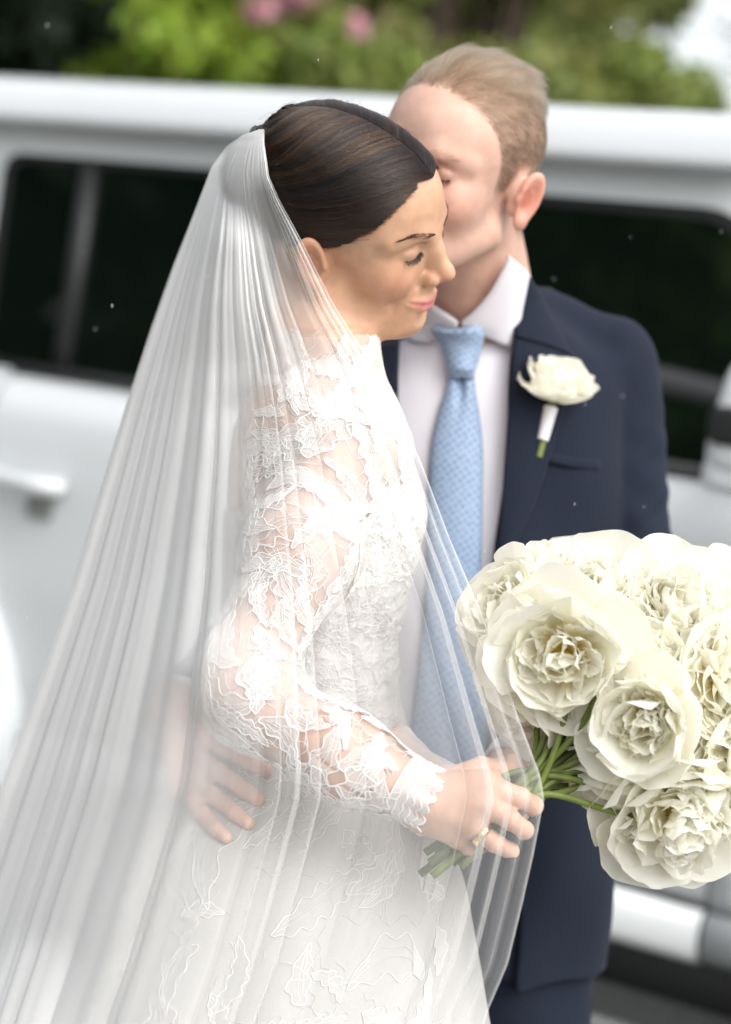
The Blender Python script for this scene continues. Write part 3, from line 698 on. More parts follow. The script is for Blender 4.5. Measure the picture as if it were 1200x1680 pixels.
# lashes and brows
def face_strip(hd, path, n, length, updir, seed, spread, lean=.0, curl=.0, r=None):
    g = np.random.default_rng(seed); t = g.random(n); P0 = spline(path, 60); i = (t * 58).astype(int); p = P0[i] + (P0[i + 1] - P0[i]) * (t * 58 - i)[:, None]
    p = p + np.asarray(spread) * (g.random((n, 1)) * 2 - 1) * np.clip(np.sin(np.pi * np.clip(t * .9 + .08, 0, 1)), .3, 1)[:, None]
    p = project(hd.f, p, .0003, 3); nn = normals(hd.f, p)
    tang = (P0[-1] - P0[0]); tang /= np.linalg.norm(tang)
    d = np.asarray(updir)[None] + tang[None] * (lean + g.normal(size=(n, 1)) * .15) + g.normal(size=(n, 3)) * .06
    L = length * g.uniform(.7, 1.1, n)
    s = np.linspace(0, 1, 5); out = p[:, None] + d[:, None] * (L[:, None] * s)[..., None] + nn[:, None] * (.0004 + curl * L[:, None] * s ** 1.5)[..., None]
    return hd.cam(out.reshape(-1, 3)).reshape(n, 5, 3)
brow_m = hair_mat('brow_hair', .85, .5, .4); lash_m = hair_mat('lash_hair', 1.0, .3, .4, .05)
for sy in (-1, 1):
    br = [(.0935, .0095 * sy, .0385), (.091, .020 * sy, .0425), (.083, .035 * sy, .0455), (.071, .049 * sy, .0395)]
    hair_obj('eyebrow', face_strip(BH, br, 300, .0060, (0, .35 * sy, .18), 5 + sy, (0, 0, .0015), .8), .00012, brow_m, body_b)
    el = [(.0880, .0170 * sy, .0195), (.0905, .026 * sy, .0178), (.0895, .035 * sy, .0170), (.083, .0460 * sy, .0185)]
    hair_obj('eyelashes', face_strip(BH, el, 150, .0062, (.55, .10 * sy, -.50), 9 + sy, (0, 0, .0005), .10, .25), .00017, lash_m, body_b)
# ------------------------------------------------------------------ her gown, lace and veil
cloth_w = mat('gown_tulle', (.48, .472, .458), .8, spec=.2, Sheen_Weight=.25); add_noise(cloth_w, 900, .06, bump=.35, bump_scale=700, dist=.001)
bod_m = mat('bodice_lace', (.62, .61, .595), .75, spec=.25)
t_, N_, L_, b_ = nodes(bod_m)
tc = N_.new('ShaderNodeTexCoord'); vo = N_.new('ShaderNodeTexVoronoi'); vo.inputs['Scale'].default_value = 95; no = N_.new('ShaderNodeTexNoise'); no.inputs['Scale'].default_value = 130; no.inputs['Detail'].default_value = 5
L_.new(tc.outputs['Object'], no.inputs[0]); ad = N_.new('ShaderNodeVectorMath'); ad.operation = 'MULTIPLY_ADD'; ad.inputs[1].default_value = (.02, .02, .02)
L_.new(no.outputs['Color'], ad.inputs[0]); L_.new(tc.outputs['Object'], ad.inputs[2]); L_.new(ad.outputs[0], vo.inputs['Vector'])
mm = N_.new('ShaderNodeMath'); mm.operation = 'ADD'; L_.new(vo.outputs['Distance'], mm.inputs[0]); L_.new(no.outputs['Fac'], mm.inputs[1])
bp = N_.new('ShaderNodeBump'); bp.inputs['Strength'].default_value = .5; bp.inputs['Distance'].default_value = .003; L_.new(mm.outputs[0], bp.inputs['Height']); L_.new(bp.outputs[0], b_.inputs['Normal'])
cord_m = mat('lace_cord', (.76, .745, .73), .6, spec=.3)
def sheer(name, col, op=None, attr=None, trans=.35, weave=0):
    """tulle: a fine net, so it covers more when it is seen edge on"""
    m = bpy.data.materials.new(name); m.use_nodes = True; t = m.node_tree; t.nodes.clear(); N, L = t.nodes, t.links
    ge = N.new('ShaderNodeNewGeometry'); dt = N.new('ShaderNodeVectorMath'); dt.operation = 'DOT_PRODUCT'; L.new(ge.outputs['Normal'], dt.inputs[0]); L.new(ge.outputs['Incoming'], dt.inputs[1])
    def M(op_, a, b=None):
        n = N.new('ShaderNodeMath'); n.operation = op_
        for i, v in enumerate((a, b)):
            if v is None: continue
            if isinstance(v, (int, float)): n.inputs[i].default_value = v
            else: L.new(v, n.inputs[i])
        return n.outputs[0]
    c = M('MAXIMUM', M('ABSOLUTE', dt.outputs['Value']), .14)
    if attr: a = N.new('ShaderNodeAttribute'); a.attribute_name = attr; o = a.outputs['Fac']
    else: v = N.new('ShaderNodeValue'); v.outputs[0].default_value = op; o = v.outputs[0]
    fac = M('SUBTRACT', 1.0, M('POWER', M('SUBTRACT', 1.0, o), M('DIVIDE', 1.0, c)))
    d = N.new('ShaderNodeBsdfDiffuse'); d.inputs[0].default_value = (*col, 1); tr = N.new('ShaderNodeBsdfTranslucent'); tr.inputs[0].default_value = (*col, 1)
    mx = N.new('ShaderNodeMixShader'); mx.inputs[0].default_value = trans; L.new(d.outputs[0], mx.inputs[1]); L.new(tr.outputs[0], mx.inputs[2])
    tp = N.new('ShaderNodeBsdfTransparent'); m2 = N.new('ShaderNodeMixShader'); L.new(fac, m2.inputs[0]); L.new(tp.outputs[0], m2.inputs[1]); L.new(mx.outputs[0], m2.inputs[2])
    ou = N.new('ShaderNodeOutputMaterial'); L.new(m2.outputs[0], ou.inputs[0]); return m
net_m = sheer('lace_net', (.84, .82, .80), .24, trans=.1); fill_m = sheer('lace_fill', (.85, .83, .81), .40, trans=.05)
gown = empty('gown', (*np.array(bride.location)[:2], 0), None, None); gown.parent = bride; gown.location = (0, 0, 0)

F_noarm = Field(); F_noarm.add(torso_b, torso_b.lo, torso_b.hi, .02); F_noarm.addpts(lambda P: cone(P, NK[0], NK[1], .050, .056), NK, .07, .02)
F_cloth = Field(); F_cloth.g = [FB.g[0], FB.g[2], FB.g[3], FB.g[4]]
# bodice
P, F = iso(F_noarm, torso_b.lo, torso_b.hi, .004, .0065)
px, py = depth_px(P)
P, F, u = cut(P, F, (py > 802 + (660 - px) * .10 + 5 * np.sin(px * .12)) & (py < 1292)); nn = normals(F_noarm, P)
rr = np.random.default_rng(1); wob = sum(np.sin(P @ rr.normal(size=3) * rr.uniform(120, 420) + rr.uniform(0, 6)) for _ in range(7)) * .00042
P = P + nn * wob[:, None]; mk('bodice', P, F, bod_m, gown)
# sheer yoke with its high collar, and sleeves
lo, hi = F_cloth.bounds()
P, F = iso(F_cloth, lo, hi, .0035, .0032)
px, py = depth_px(P); armd = np.minimum(f_arm_r(P), f_arm_l(P)); isarm = armd < .0045
P1, F1, u = cut(P, F, (~isarm) & (py > 548) & (py < 840)); mk('lace_yoke', P1, F1, net_m, gown)
wr = pc(705, 1314, 1.862); el_ = ARM_R[3]; ax = (wr - el_) / np.linalg.norm(wr - el_)
wl = ARM_L[3]; axl = (ARM_L[3] - ARM_L[2]) / np.linalg.norm(ARM_L[3] - ARM_L[2])
P2, F2, u = cut(P, F, (armd < .006) & ((P - wr) @ ax < .002) & ((P - wl) @ axl < .0)); sleeve = mk('lace_sleeves', P2, F2, net_m, gown)
# lace motifs
def leaf2d(L, W, lobes, bend, r, n=48):
    t = np.linspace(0, 1, n); a, b = r.uniform(0, 6.3, 2); env = W * np.sin(np.pi * t ** .85) ** .7
    hw = env * (.80 + .20 * np.sin(lobes * 2 * np.pi * t + a)); hw2 = env * (.80 + .20 * np.sin(lobes * 2 * np.pi * t + b))
    y = L * (t - .5); xb = bend * L * (t - .5) ** 2 + .12 * L * np.sin(2.4 * t + a)
    return np.c_[xb - hw, y], np.c_[xb + hw2, y], np.c_[xb, y]
def rot2(p, a): c, s = math.cos(a), math.sin(a); return p @ np.array([[c, s], [-s, c]])
def lace(place, seeds, r, size, cord_r, fill=True, veins=2, name='lace', parent=gown, fm=None, cm=None):
    """place(ab, off) maps flat motif coordinates (metres) to the garment"""
    cords, cr, FV, FF, n0 = [], [], [], [], 0
    flat = []; spans = []
    for (a, b, ang, sc) in seeds:
        L = size * sc * r.uniform(.8, 1.3); W = L * r.uniform(.16, .27)
        l, rt, mid = leaf2d(L, W, r.integers(3, 6), r.uniform(-1.2, 1.2), r)
        lines = [l, rt]
        if veins: lines.append(mid[4:-3])
        for v in range(veins):
            k = .45 * (v + 1) / veins * (1 if v % 2 else -1); lines.append((mid + (np.where(k > 0, 1, -1)) * abs(k) * np.c_[(rt - l)[:, 0] * .5, np.zeros(len(mid))])[7:-6])
        # a curling tendril
        tt = np.linspace(0, 1, 22); w = r.uniform(.25, .5) * L; lines.append(np.c_[w * tt * np.cos(5 * tt) + W * .8, L * (.6 * tt - .3) + w * .4 * np.sin(7 * tt)]); t3 = np.linspace(0, 1, 40); lines.append(np.c_[-W * 1.5 + .055 * L * np.sin(21 * t3 + w * 90) + .2 * L * np.sin(2.6 * t3 + w * 50), L * 1.25 * (t3 - .5)])
        for i, q in enumerate(lines):
            q = rot2(q, ang) + np.array([a, b]); spans.append((len(flat), len(q), i < 2)); flat.extend(q)
        if fill:
            q = rot2(np.stack([l, rt], 1).reshape(-1, 2), ang) + np.array([a, b]); FV.append(q); FF.append(grid_faces(2, len(l)) + n0); n0 += len(q)
    P = place(np.array(flat), cord_r * .5)
    big = [P[s:s + n] for s, n, o in spans if o]; small = [P[s:s + n] for s, n, o in spans if not o]
    ok = lambda q: np.linalg.norm(np.diff(q, axis=0), axis=1).max() < .012
    big = [q for q in big if ok(q)]; small = [q for q in small if ok(q)]
    V1, F1 = tubes(big, cord_r, 5); V2, F2 = tubes(small, cord_r * .6, 4)
    tag(mk(name + '_cord', np.concatenate([V1, V2]), np.concatenate([F1, F2 + len(V1)]), cm or cord_m, parent), kind='stuff')
    if fill:
        V = place(np.concatenate(FV), .0004); Fq = np.concatenate(FF)
        e = np.max([np.linalg.norm(V[Fq[:, i]] - V[Fq[:, (i + 1) % 4]], axis=1) for i in range(4)], 0); Fq = Fq[e < .03]
        tag(mk(name + '_appliques', V, Fq, fm or fill_m, parent), kind='stuff')
# sleeve: along the arm and round it
ap = np.array(ARM_R); seg = np.r_[0, np.cumsum(np.linalg.norm(np.diff(ap, axis=0), axis=1))]; SL = seg[-1]
def arm_place(ab, off):
    s = np.clip(ab[:, 1], -.03, SL - .002); a = np.stack([np.interp(s, seg, ap[:, i]) for i in range(3)], 1)
    s2 = np.clip(s + .02, 0, SL); s1 = np.clip(s - .02, 0, SL)
    t = np.stack([np.interp(s2, seg, ap[:, i]) - np.interp(s1, seg, ap[:, i]) for i in range(3)], 1); t /= np.linalg.norm(t, axis=1, keepdims=True)
    c = -a / np.linalg.norm(a, axis=1, keepdims=True); c = c - (c * t).sum(1, keepdims=True) * t; c /= np.linalg.norm(c, axis=1, keepdims=True); sd = np.cross(t, c)
    th = ab[:, 0] / .042; r = np.interp(s, seg, RAD_R) + .004
    # overshoot past the shoulder
    ex = np.minimum(ab[:, 1], 0)[:, None] * t
    p = a + ex + r[:, None] * (np.cos(th)[:, None] * c + np.sin(th)[:, None] * sd)
    return project(F_cloth, p, .0036 + off, 3)
r_ = np.random.default_rng(11); seeds = []
for s in np.arange(.0, SL - .01, .032):
    for th in np.arange(-2.1, 2.11, .84): seeds.append((th * .042 + r_.normal() * .006, s + r_.normal() * .007, r_.normal() * .75 + (0 if r_.random() < .6 else 1.5), r_.uniform(.75, 1.2)))
lace(arm_place, seeds, r_, .055, .00072, True, 2, 'lace_sleeve', sleeve)
# yoke and bodice: motifs laid on the surface facing outward
def front_place(f, base):
    def pl(ab, off):
        px = 540 + ab[:, 0] * 1600; py = 700 + ab[:, 1] * 1600
        return project(f, march(f, px, py, 1.7, base + .004), base + off, 2)
    return pl
seeds = []
for x in range(440, 660, 40):
    for y in range(585, 800, 38): seeds.append(((x + r_.normal() * 9 - 540) / 1600, (y + r_.normal() * 9 - 700) / 1600, r_.uniform(0, 6.3), r_.uniform(.8, 1.3)))
lace(front_place(F_noarm, .0038), seeds, r_, .042, .0005, True, 2, 'lace_yoke', gown)
seeds = []
for x in range(470, 690, 36):
    for y in range(800, 1260, 36): seeds.append(((x + r_.normal() * 8 - 540) / 1600, (y + r_.normal() * 8 - 700) / 1600, r_.uniform(0, 6.3), r_.uniform(.8, 1.2)))
lace(front_place(F_noarm, .0072), seeds, r_, .034, .00045, False, 1, 'lace_bodice', gown)
# scalloped wrist cuff and collar edging
def ring_edge(c, axis, rad, amp, n=90, waves=16, rows=4, length=.02, flare=.002):
    axis = axis / np.linalg.norm(axis); u = np.cross(axis, [0, 0, 1.]); u /= np.linalg.norm(u); v = np.cross(axis, u); a = np.linspace(0, 2 * np.pi, n, endpoint=False); V = []
    for k in range(rows):
        t = k / (rows - 1); r = rad + flare * t + amp * .35 * t * np.sin(a * waves * .5 + 1); h = length * t + amp * t * np.abs(np.sin(a * waves / 2))
        V.append(c + (np.cos(a) * r)[:, None] * u + (np.sin(a) * r)[:, None] * v + h[:, None] * axis)
    return np.concatenate(V), grid_faces(n, rows, True), V
cuff_m = sheer('cuff_lace', (.86, .84, .82), .62, trans=.1)
for c, a, rad in ((wr - ax * .030, ax, .0310), (wl - axl * .022, axl, .0275)):
    V, F, rows = ring_edge(c, a, rad, .006, rows=6, length=.033, flare=-.0005); cu = mk('lace_cuff', V, F, cuff_m, gown)
    V, F = tubes([np.vstack([q, q[:1]]) for q in rows[1:]] + [np.vstack([rows[0], rows[0][:1]])], .0009, 5); tag(mk('cuff_edging', V, F, cord_m, cu), kind='stuff')
nka = (NK[0] - NK[1]) / np.linalg.norm(NK[0] - NK[1])
V, F, rows = ring_edge(NK[1] + nka * .004, nka, .0580, .003, waves=22, length=.012, flare=.000); co = mk('lace_collar', V, F, net_m, gown)
V, F = tubes([np.vstack([q, q[:1]]) for q in rows], .0009, 5); tag(mk('collar_edging', V, F, cord_m, co), kind='stuff')
# skirt
SK = [(1215, 318, 668, 2.11, .112), (1245, 303, 684, 2.11, .122), (1275, 284, 698, 2.11, .132), (1340, 178, 728, 2.10, .165), (1450, 95, 763, 2.09, .205), (1575, -5, 783, 2.09, .24), (1680, -90, 797, 2.09, .27), (2000, -330, 850, 2.10, .36), (2520, -620, 930, 2.12, .48)]
sk = np.array(SK); yy = np.linspace(1215, 2520, 160)
skt = np.stack([np.interp(yy, sk[:, 0], sk[:, i]) for i in range(1, 5)], 1)
ker = np.hanning(11); ker /= ker.sum(); skt = np.stack([np.convolve(np.pad(skt[:, i], 5, mode='edge'), ker, 'valid') for i in range(4)], 1)
def skirt_point(phi, y, off=0.0):
    xl, xr, d, rz = [np.interp(y, yy, skt[:, i]) for i in range(4)]
    f = np.clip((y - 1240) / 500, 0, 1.4)
    fold = 1 + f * (.022 * np.sin(7 * phi + .8) + .016 * np.sin(12 * phi + 2.1 + y * .0015) + .010 * np.sin(19 * phi))
    cx = ((xl + xr) / 2 - 600) / FPX * d; rx = (xr - xl) / 2 / FPX * d
    return np.stack([cx + (rx * fold + off) * np.cos(phi), -(y - 840) / FPX * d, -d + (rz * fold + off) * np.sin(phi)], -1)
ph = np.linspace(0, 2 * np.pi, 240, endpoint=False)
V = np.concatenate([skirt_point(ph, np.full(240, y)) for y in yy]); mk('skirt', V, grid_faces(240, len(yy), True)[:, ::-1].copy(), cloth_w, gown)
def skirt_place(ab, off):
    y = 1450 + ab[:, 1] * 1650; ph = np.pi / 2 - ab[:, 0] / np.interp(y, [1250, 1700], [.16, .27]); return skirt_point(ph, y, .0006 + off)
seeds = []
for a in np.arange(-.10, .30, .050):
    for b in np.arange(-.12, .17, .052):
        if r_.random() < .8: seeds.append((a + r_.normal() * .010, b + r_.normal() * .010, r_.uniform(0, 6.3), r_.uniform(.8, 1.5)))
lace(skirt_place, seeds, r_, .055, .0005, True, 1, 'lace_skirt', gown, sheer('skirt_fill', (.57, .562, .548), .75, trans=.0))
sk_f = loft_field([(a, b, c, d, e) for a, b, c, d, e in SK if a < 2100])
# ring on her finger
rc = pc(791, 1368, 1.8462); ra = pc(812, 1383, 1.845) - pc(777, 1355, 1.847); ra /= np.linalg.norm(ra); u = np.cross(ra, [0, 0, 1.]); u /= np.linalg.norm(u); v = np.cross(ra, u)
gold = mat('gold', (.83, .58, .25), .22, 1.0); an = np.linspace(0, 2 * np.pi, 28, endpoint=False); V = []
for q, (h, r) in enumerate(((-1, .0108), (-1, .0126), (1, .0126), (1, .0108))):
    wd = .0034 + .0048 * np.clip(np.cos(an - 1.2), 0, 1) ** 2
    bul = 1 + .12 * np.clip(np.cos(an - 1.2), 0, 1) ** 3
    V.append(rc + (np.cos(an) * r * bul)[:, None] * u + (np.sin(an) * r * bul)[:, None] * v + (h * wd)[:, None] * ra)
F = grid_faces(28, 4, True); F = np.vstack([F, np.array([(84 + i, 84 + (i + 1) % 28, (i + 1) % 28, i) for i in range(28)])]).astype(np.int32); mk('ring', np.concatenate(V), F, gold, body_b)
# ---- the veil
VR = [(212, 434), (235, 434), (290, 442), (330, 460), (385, 490), (500, 548), (590, 606), (680, 655), (760, 692), (880, 737), (1010, 792), (1180, 852), (1270, 886), (1310, 893), (1400, 876), (1480, 858), (1580, 834), (1660, 800), (1720, 785), (2100, 760), (2530, 790)]
VL = [(212, 426), (222, 398), (240, 372), (275, 347), (350, 319), (440, 284), (540, 249), (650, 213), (800, 168), (950, 123), (1090, 74), (1200, 34), (1300, -2), (1480, -62), (1680, -125), (2100, -300), (2530, -520)]
yr = np.r_[np.linspace(212, 340, 26)[:-1], np.linspace(340, 1750, 120)[:-1], np.linspace(1750, 2530, 20)]
def sm1(a, n=5): k = np.hanning(n + 2); k /= k.sum(); return np.convolve(np.pad(a, (n + 1) // 2, mode='edge'), k, 'valid')[:len(a)]
xR, xL = interp(yr, VR, 1), interp(yr, VL, 1)
# depth at which the cloth clears her body, arm and skirt
allf = lambda P: np.minimum(np.minimum(FB(P), np.where(P[:, 1] < pc(0, 1230, 2.1)[1], sk_f(P), .3)), hb(P))
cu_, cy = 48, len(yr)
U0 = np.linspace(0, 1, cu_); XX = xL[:, None] + (xR - xL)[:, None] * U0[None]; YY = np.repeat(yr[:, None], cu_, 1)
Hd = -march(allf, XX.ravel(), YY.ravel(), 1.70, .010, 60)[:, 2].reshape(cy, cu_)
edge_d = interp(yr, [(212, 2.085), (300, 2.06), (385, 1.985), (500, 1.985), (600, 1.99), (700, 1.965), (900, 1.93), (1100, 1.87), (1300, 1.815), (1500, 1.80), (1680, 1.79), (2530, 1.7)], 1)
left_d = interp(yr, [(212, 2.09), (400, 2.14), (700, 2.16), (1200, 2.14), (1680, 2.08), (2530, 1.95)], 1)
prof = np.where(U0[None] < .5, left_d[:, None] + (edge_d - left_d)[:, None] * (np.sin(np.pi * np.clip(U0, 0, .5))[None]) ** 1.1, edge_d[:, None] * np.ones(cu_)[None])
dep = np.minimum(prof, np.where(Hd < 2.3, Hd - .004, 9))
for _ in range(6):
    pd = np.pad(dep, 1, mode='edge'); nb = (pd[:-2, 1:-1] + pd[2:, 1:-1] + pd[1:-1, :-2] + pd[1:-1, 2:] + 2 * dep) / 6; dep = np.minimum(nb, np.where(Hd < 2.3, Hd - .004, 9))
def sheet(nu, seed, folds, u0, u1, depth_fn, xamp, damp, opfn, side=1):
    r = np.random.default_rng(seed); u = np.linspace(u0, u1, nu); V, O = [], []
    ph = [r.uniform(0, 6.3, 6) for _ in range(3)]
    wu = u + .034 * np.sin(2 * np.pi * 2.3 * u + 1 + seed) + .012 * np.sin(2 * np.pi * 5.1 * u + 2)
    for i, y in enumerate(yr):
        W = xR[i] - xL[i]; gr = np.clip((y - 215) / 260, .0, 1)
        th = 2 * np.pi * folds * wu
        a = .55 + .45 * np.sin(2 * np.pi * 3.1 * u + 1.7 + y * .0007)
        s1 = np.sin(th + y * .0006) + .30 * np.sin(2.37 * th + 1.1 + y * .001)
        c1 = np.cos(th + y * .0006) + .30 * np.cos(2.37 * th + 1.1 + y * .001)
        ends = np.clip(np.minimum(u - u0, u1 - u) / .035, 0, 1) if side == 1 else np.clip((u1 - u) / .035, 0, 1)
        x = xL[i] + W * u + xamp * W / 500 * s1 * a * ends * gr
        d = depth_fn(i, u) + side * (-.5) * damp * gr * (c1 * a + 1.0) * ends
        V.append(np.stack([(x - 600) / FPX * d, np.full(nu, -(y - 840) / FPX) * d, -d], 1)); O.append(opfn(u, y, c1))
    return np.concatenate(V), grid_faces(nu, len(yr)), np.concatenate(O)
veil_m = sheer('veil_tulle', (.89, .89, .885), attr='op', trans=.18)
def op_near(u, y, c):
    top = np.clip((640 - y) / 330, 0, 1); l = np.clip((.50 - u) / .22, 0, 1)
    low = np.clip((y - 500) / 700, 0, 1)
    o = .115 + .05 * np.clip(1 - abs(u - .75) / .25, 0, 1) + (.52 - .10 * low) * l
    o = o + (.975 - o) * top ** .7 * (1 - .75 * np.clip((u - .55) / .2, 0, 1) * np.clip((y - 265) / 50, 0, 1)) * (1 - .6 * np.clip((u - .80) / .15, 0, 1) * np.clip((y - 250) / 60, 0, 1))
    o = np.maximum(o, .40 * np.exp(-((1 - u) / .006)))       # the cut edge of the net is a little denser
    return np.clip(o, 0, .95)
def op_far(u, y, c):
    top = np.clip((520 - y) / 280, 0, 1); return np.clip(.62 + .32 * top, 0, .95) * np.ones_like(u)
veil = empty('veil', (0, 0, 0), None, None); veil.parent = bride; veil.location = (0, 0, 0)
V, F, O = sheet(900, 4, 16.5, 0, 1, lambda i, u: np.interp(u, U0, dep[i]), 5.6, .0085, op_near); mk('veil_front', V, F, veil_m, veil, attrs={'op': O})
far_d = lambda i, u: left_d[i] + (.05 + .10 * np.clip((yr[i] - 215) / 300, 0, 1)) * np.sin(np.pi * np.clip(u / .8, 0, 1)) ** .7
V, F, O = sheet(360, 9, 15.0, 0, .52, far_d, 7, .020, op_far, side=-1); mk('veil_back', V, F, veil_m, veil, attrs={'op': O})
# comb that holds the veil in her hair
cb = [pc(433, 226, 2.03), pc(437, 252, 2.0), pc(444, 280, 1.985), pc(452, 300, 1.98)]
V, F = tubes([project(hb, spline(cb, 16), .004, 3)], .003, 6); mk('veil_comb', V, F, mat('comb', (.02, .035, .028), .4), hair_o)
# ================================================================== the groom
def to_cam(Wp): return (np.asarray(Wp) - CAM_C) @ CAM_M
GH = Head([[-0.5935, 0.7842, 0.1809], [-0.1657, -0.3391, 0.9261], [0.7876, 0.5196, 0.3312]], [.10099, .3605, -2.215], 1.03, True)
gxy = pw(760, 1250, 2.40)[:2]
groom = empty('person', (*gxy, 0), 'groom in navy suit and pale blue tie leaning in to kiss the bride', 'person')
skin_g = skin_mat('skin_fair', (.66, .42, .33))
TG = [(505, 738, 868, 2.36, .060), (545, 690, 915, 2.375, .080), (590, 590, 975, 2.39, .104), (650, 520, 1000, 2.40, .120), (760, 505, 1000, 2.40, .128), (900, 512, 992, 2.40, .126), (1100, 535, 975, 2.40, .118), (1250, 540, 972, 2.40, .118), (1420, 560, 978, 2.40, .122), (1560, 570, 968, 2.40, .122)]
torso_g = loft_field(TG)
NG = [GH.cam(np.array([-.026, 0, -.025])), pc(803, 560, 2.365)]
neck_g = lambda P: cone(P, NG[0], NG[1], .056, .062)
AL = [pc(1000, 602, 2.42), pc(1037, 945, 2.40), pc(848, 1262, 2.12)]; AR = [pc(520, 620, 2.42), pc(480, 1010, 2.36), pc(282, 1168, 2.10)]
def sd_(px, py, off):
    f = lambda P: np.minimum(torso_b(P) - .0065, sk_f(P)); q = march(f, [px], [py], 1.8, off)[0]; return q if -q[2] < 2.3 else pc(px, py, 2.09)
kk = [sd_(322, 1200, .016), sd_(316, 1236, .016), sd_(309, 1266, .016), sd_(303, 1292, .015)]
wr_g = AR[2]
hand_gr = hand_sdf([([wr_g, kk[0]], [.028, .0155]), ([wr_g, kk[1]], [.028, .0155]), ([wr_g, kk[2]], [.028, .0145]), ([wr_g, kk[3]], [.027, .0135])], .012,
   [([kk[0], sd_(370, 1226, .012), sd_(410, 1250, .0095), sd_(436, 1263, .008)], [.0112, .0098, .0088, .0072]), ([kk[1], sd_(362, 1268, .012), sd_(400, 1296, .0095), sd_(424, 1312, .008)], [.0108, .0096, .0086, .0070]),
    ([kk[2], sd_(350, 1306, .012), sd_(386, 1334, .0095), sd_(408, 1350, .008)], [.0102, .0090, .0082, .0067]), ([kk[3], sd_(332, 1334, .011), sd_(356, 1360, .009), sd_(372, 1374, .008)], [.0094, .0082, .0074, .0060]),
    ([wr_g, sd_(312, 1172, .02), sd_(345, 1170, .014), sd_(372, 1178, .010)], [.022, .0145, .012, .009])], .0022)
hand_gl = hand_sdf([(K((848, 1262, 2.12), (800, 1290, 2.05)), [.028, .016]), (K((848, 1262, 2.12), (806, 1318, 2.05)), [.028, .016])], .012,
   [(K((800, 1285, 2.05), (770, 1300, 2.01), (768, 1312, 1.985)), [.0125, .011, .0085]), (K((800, 1302, 2.05), (768, 1322, 2.01), (766, 1332, 1.985)), [.0122, .011, .0085]), (K((804, 1318, 2.05), (775, 1342, 2.01), (774, 1350, 1.99)), [.0115, .010, .008]),
    (K((810, 1332, 2.055), (790, 1360, 2.02), (790, 1366, 2.0)), [.0105, .0092, .0075]), (K((835, 1275, 2.08), (815, 1262, 2.03), (800, 1262, 2.0)), [.015, .012, .009])])
FG = Field(); FG.add(lambda P: torso_g(P) + .008, torso_g.lo, torso_g.hi, .02); FG.add(*field_of(GH), k=.016); FG.addpts(neck_g, NG, .07, .02)
FG.addpts(lambda P: chain(P, AL, [.045, .038, .028], .02), AL, .06, .02); FG.addpts(lambda P: chain(P, AR, [.045, .038, .028], .02), AR, .06, .02)
FG.add(*hand_gr, k=.01); FG.add(*hand_gl, k=.01)
lo, hi = FG.bounds(); P, F = iso(FG, lo, hi, .0025)
c = skin_colors(GH, P, (.64, .405, .315), (.60, .25, .22), (.63, .30, .23), (.64, .235, .17))
A = np.abs(GH.loc(P)); Q = GH.loc(P)
fore = np.exp(-(((Q - np.array([.08, 0, .085])) / np.array([.04, .06, .03])) ** 2).sum(1))[:, None] * .25; c = c * (1 - fore) + np.array([.70, .44, .36]) * fore
beard = (np.exp(-(((A - np.array([.05, .04, .055])) / np.array([.05, .035, .024])) ** 2).sum(1)) * (Q[:, 2] < -.02))[:, None] * .22; c = c * (1 - beard) + np.array([.42, .30, .25]) * beard
def hm(x): return np.interp(x, [-.12, -.055, -.035, -.026, -.018, .0, .008, .014, .030, .036, .050, .070, .088, .10], [-.062, -.052, -.03, .010, .036, .034, .012, .000, .004, .034, .074, .100, .112, .122])
sc = np.clip((Q[:, 2] - hm(Q[:, 0])) / .012, 0, 1)[:, None] * (np.linalg.norm(Q - np.array([0, 0, .04]), axis=1) < .13)[:, None] * (A[:, 1] < .079)[:, None]
c = c * (1 - .62 * sc) + np.array([.16, .11, .075]) * .62 * sc
body_g = mk('body', P, F, skin_g, groom, attrs={'Col': c})
# ---- his hair: short at the sides, longer and combed back on top
def strands_g(n, seed):
    r = np.random.default_rng(seed); v = r.normal(size=(n * 3, 3)); v /= np.linalg.norm(v, axis=1, keepdims=True)
    p = np.array([-.004, 0, .045]) + v * .09
    cran = lambda q: smin(ell(q, (-.006, 0, .047), (.097, .0745, .081)), ell(q, (.0325, 0, .052), (.058, .060, .056)), .03)
    p = project(cran, p.astype(np.float32), 0, 4); x, y, z = p.T; ay = np.abs(y)
    keep = z > hm(x) + r.normal(size=len(p)) * .002
    keep &= ~((np.abs(x + .008) < .022) & (z < .042) & (ay > .05))
    p = p[keep][:n]; n = len(p); nn = normals(cran, p); x, y, z = p.T; ay = np.abs(y)
    top = np.clip((z - .088) / .03, 0, 1); front = np.clip((x - .03) / .05, 0, 1)
    L = .013 + .021 * top + .006 * top * front; L *= r.uniform(.75, 1.15, n)
    ph = np.sin(y * 190 + x * 60) + np.sin(x * 140 - y * 110 + 1); 
    d = np.stack([-.75 * np.ones(n) + .25 * front * top, .42 * top + .0 * y, -.62 * (1 - top) + .10 * top], 1) + r.normal(size=(n, 3)) * .16
    d[:, 1] += .30 * ph * top; d -= (d * nn).sum(1, keepdims=True) * nn; d /= np.linalg.norm(d, axis=1, keepdims=True)
    lift = (.14 + .30 * top + .22 * top * front)[:, None] * (1 + .18 * ph[:, None]); T = 9; s = np.linspace(0, 1, T)
    q = p[:, None] - nn[:, None] * .001 + L[:, None, None] * (d[:, None] * (s ** 1.25)[None, :, None] + (nn * lift)[:, None] * (np.sin(s * 1.9) * .8)[None, :, None])
    q = q + (np.array([0, 1., 0])[None, None] * (np.sin(s[None] * 4 + ph[:, None] * 2) * .0022 * top[:, None])[..., None])
    return GH.cam(q.reshape(-1, 3)).reshape(n, T, 3)
hairm_g = hair_mat('hair_sandy', .35, .0, .40, .4, (.185, .125, .075))
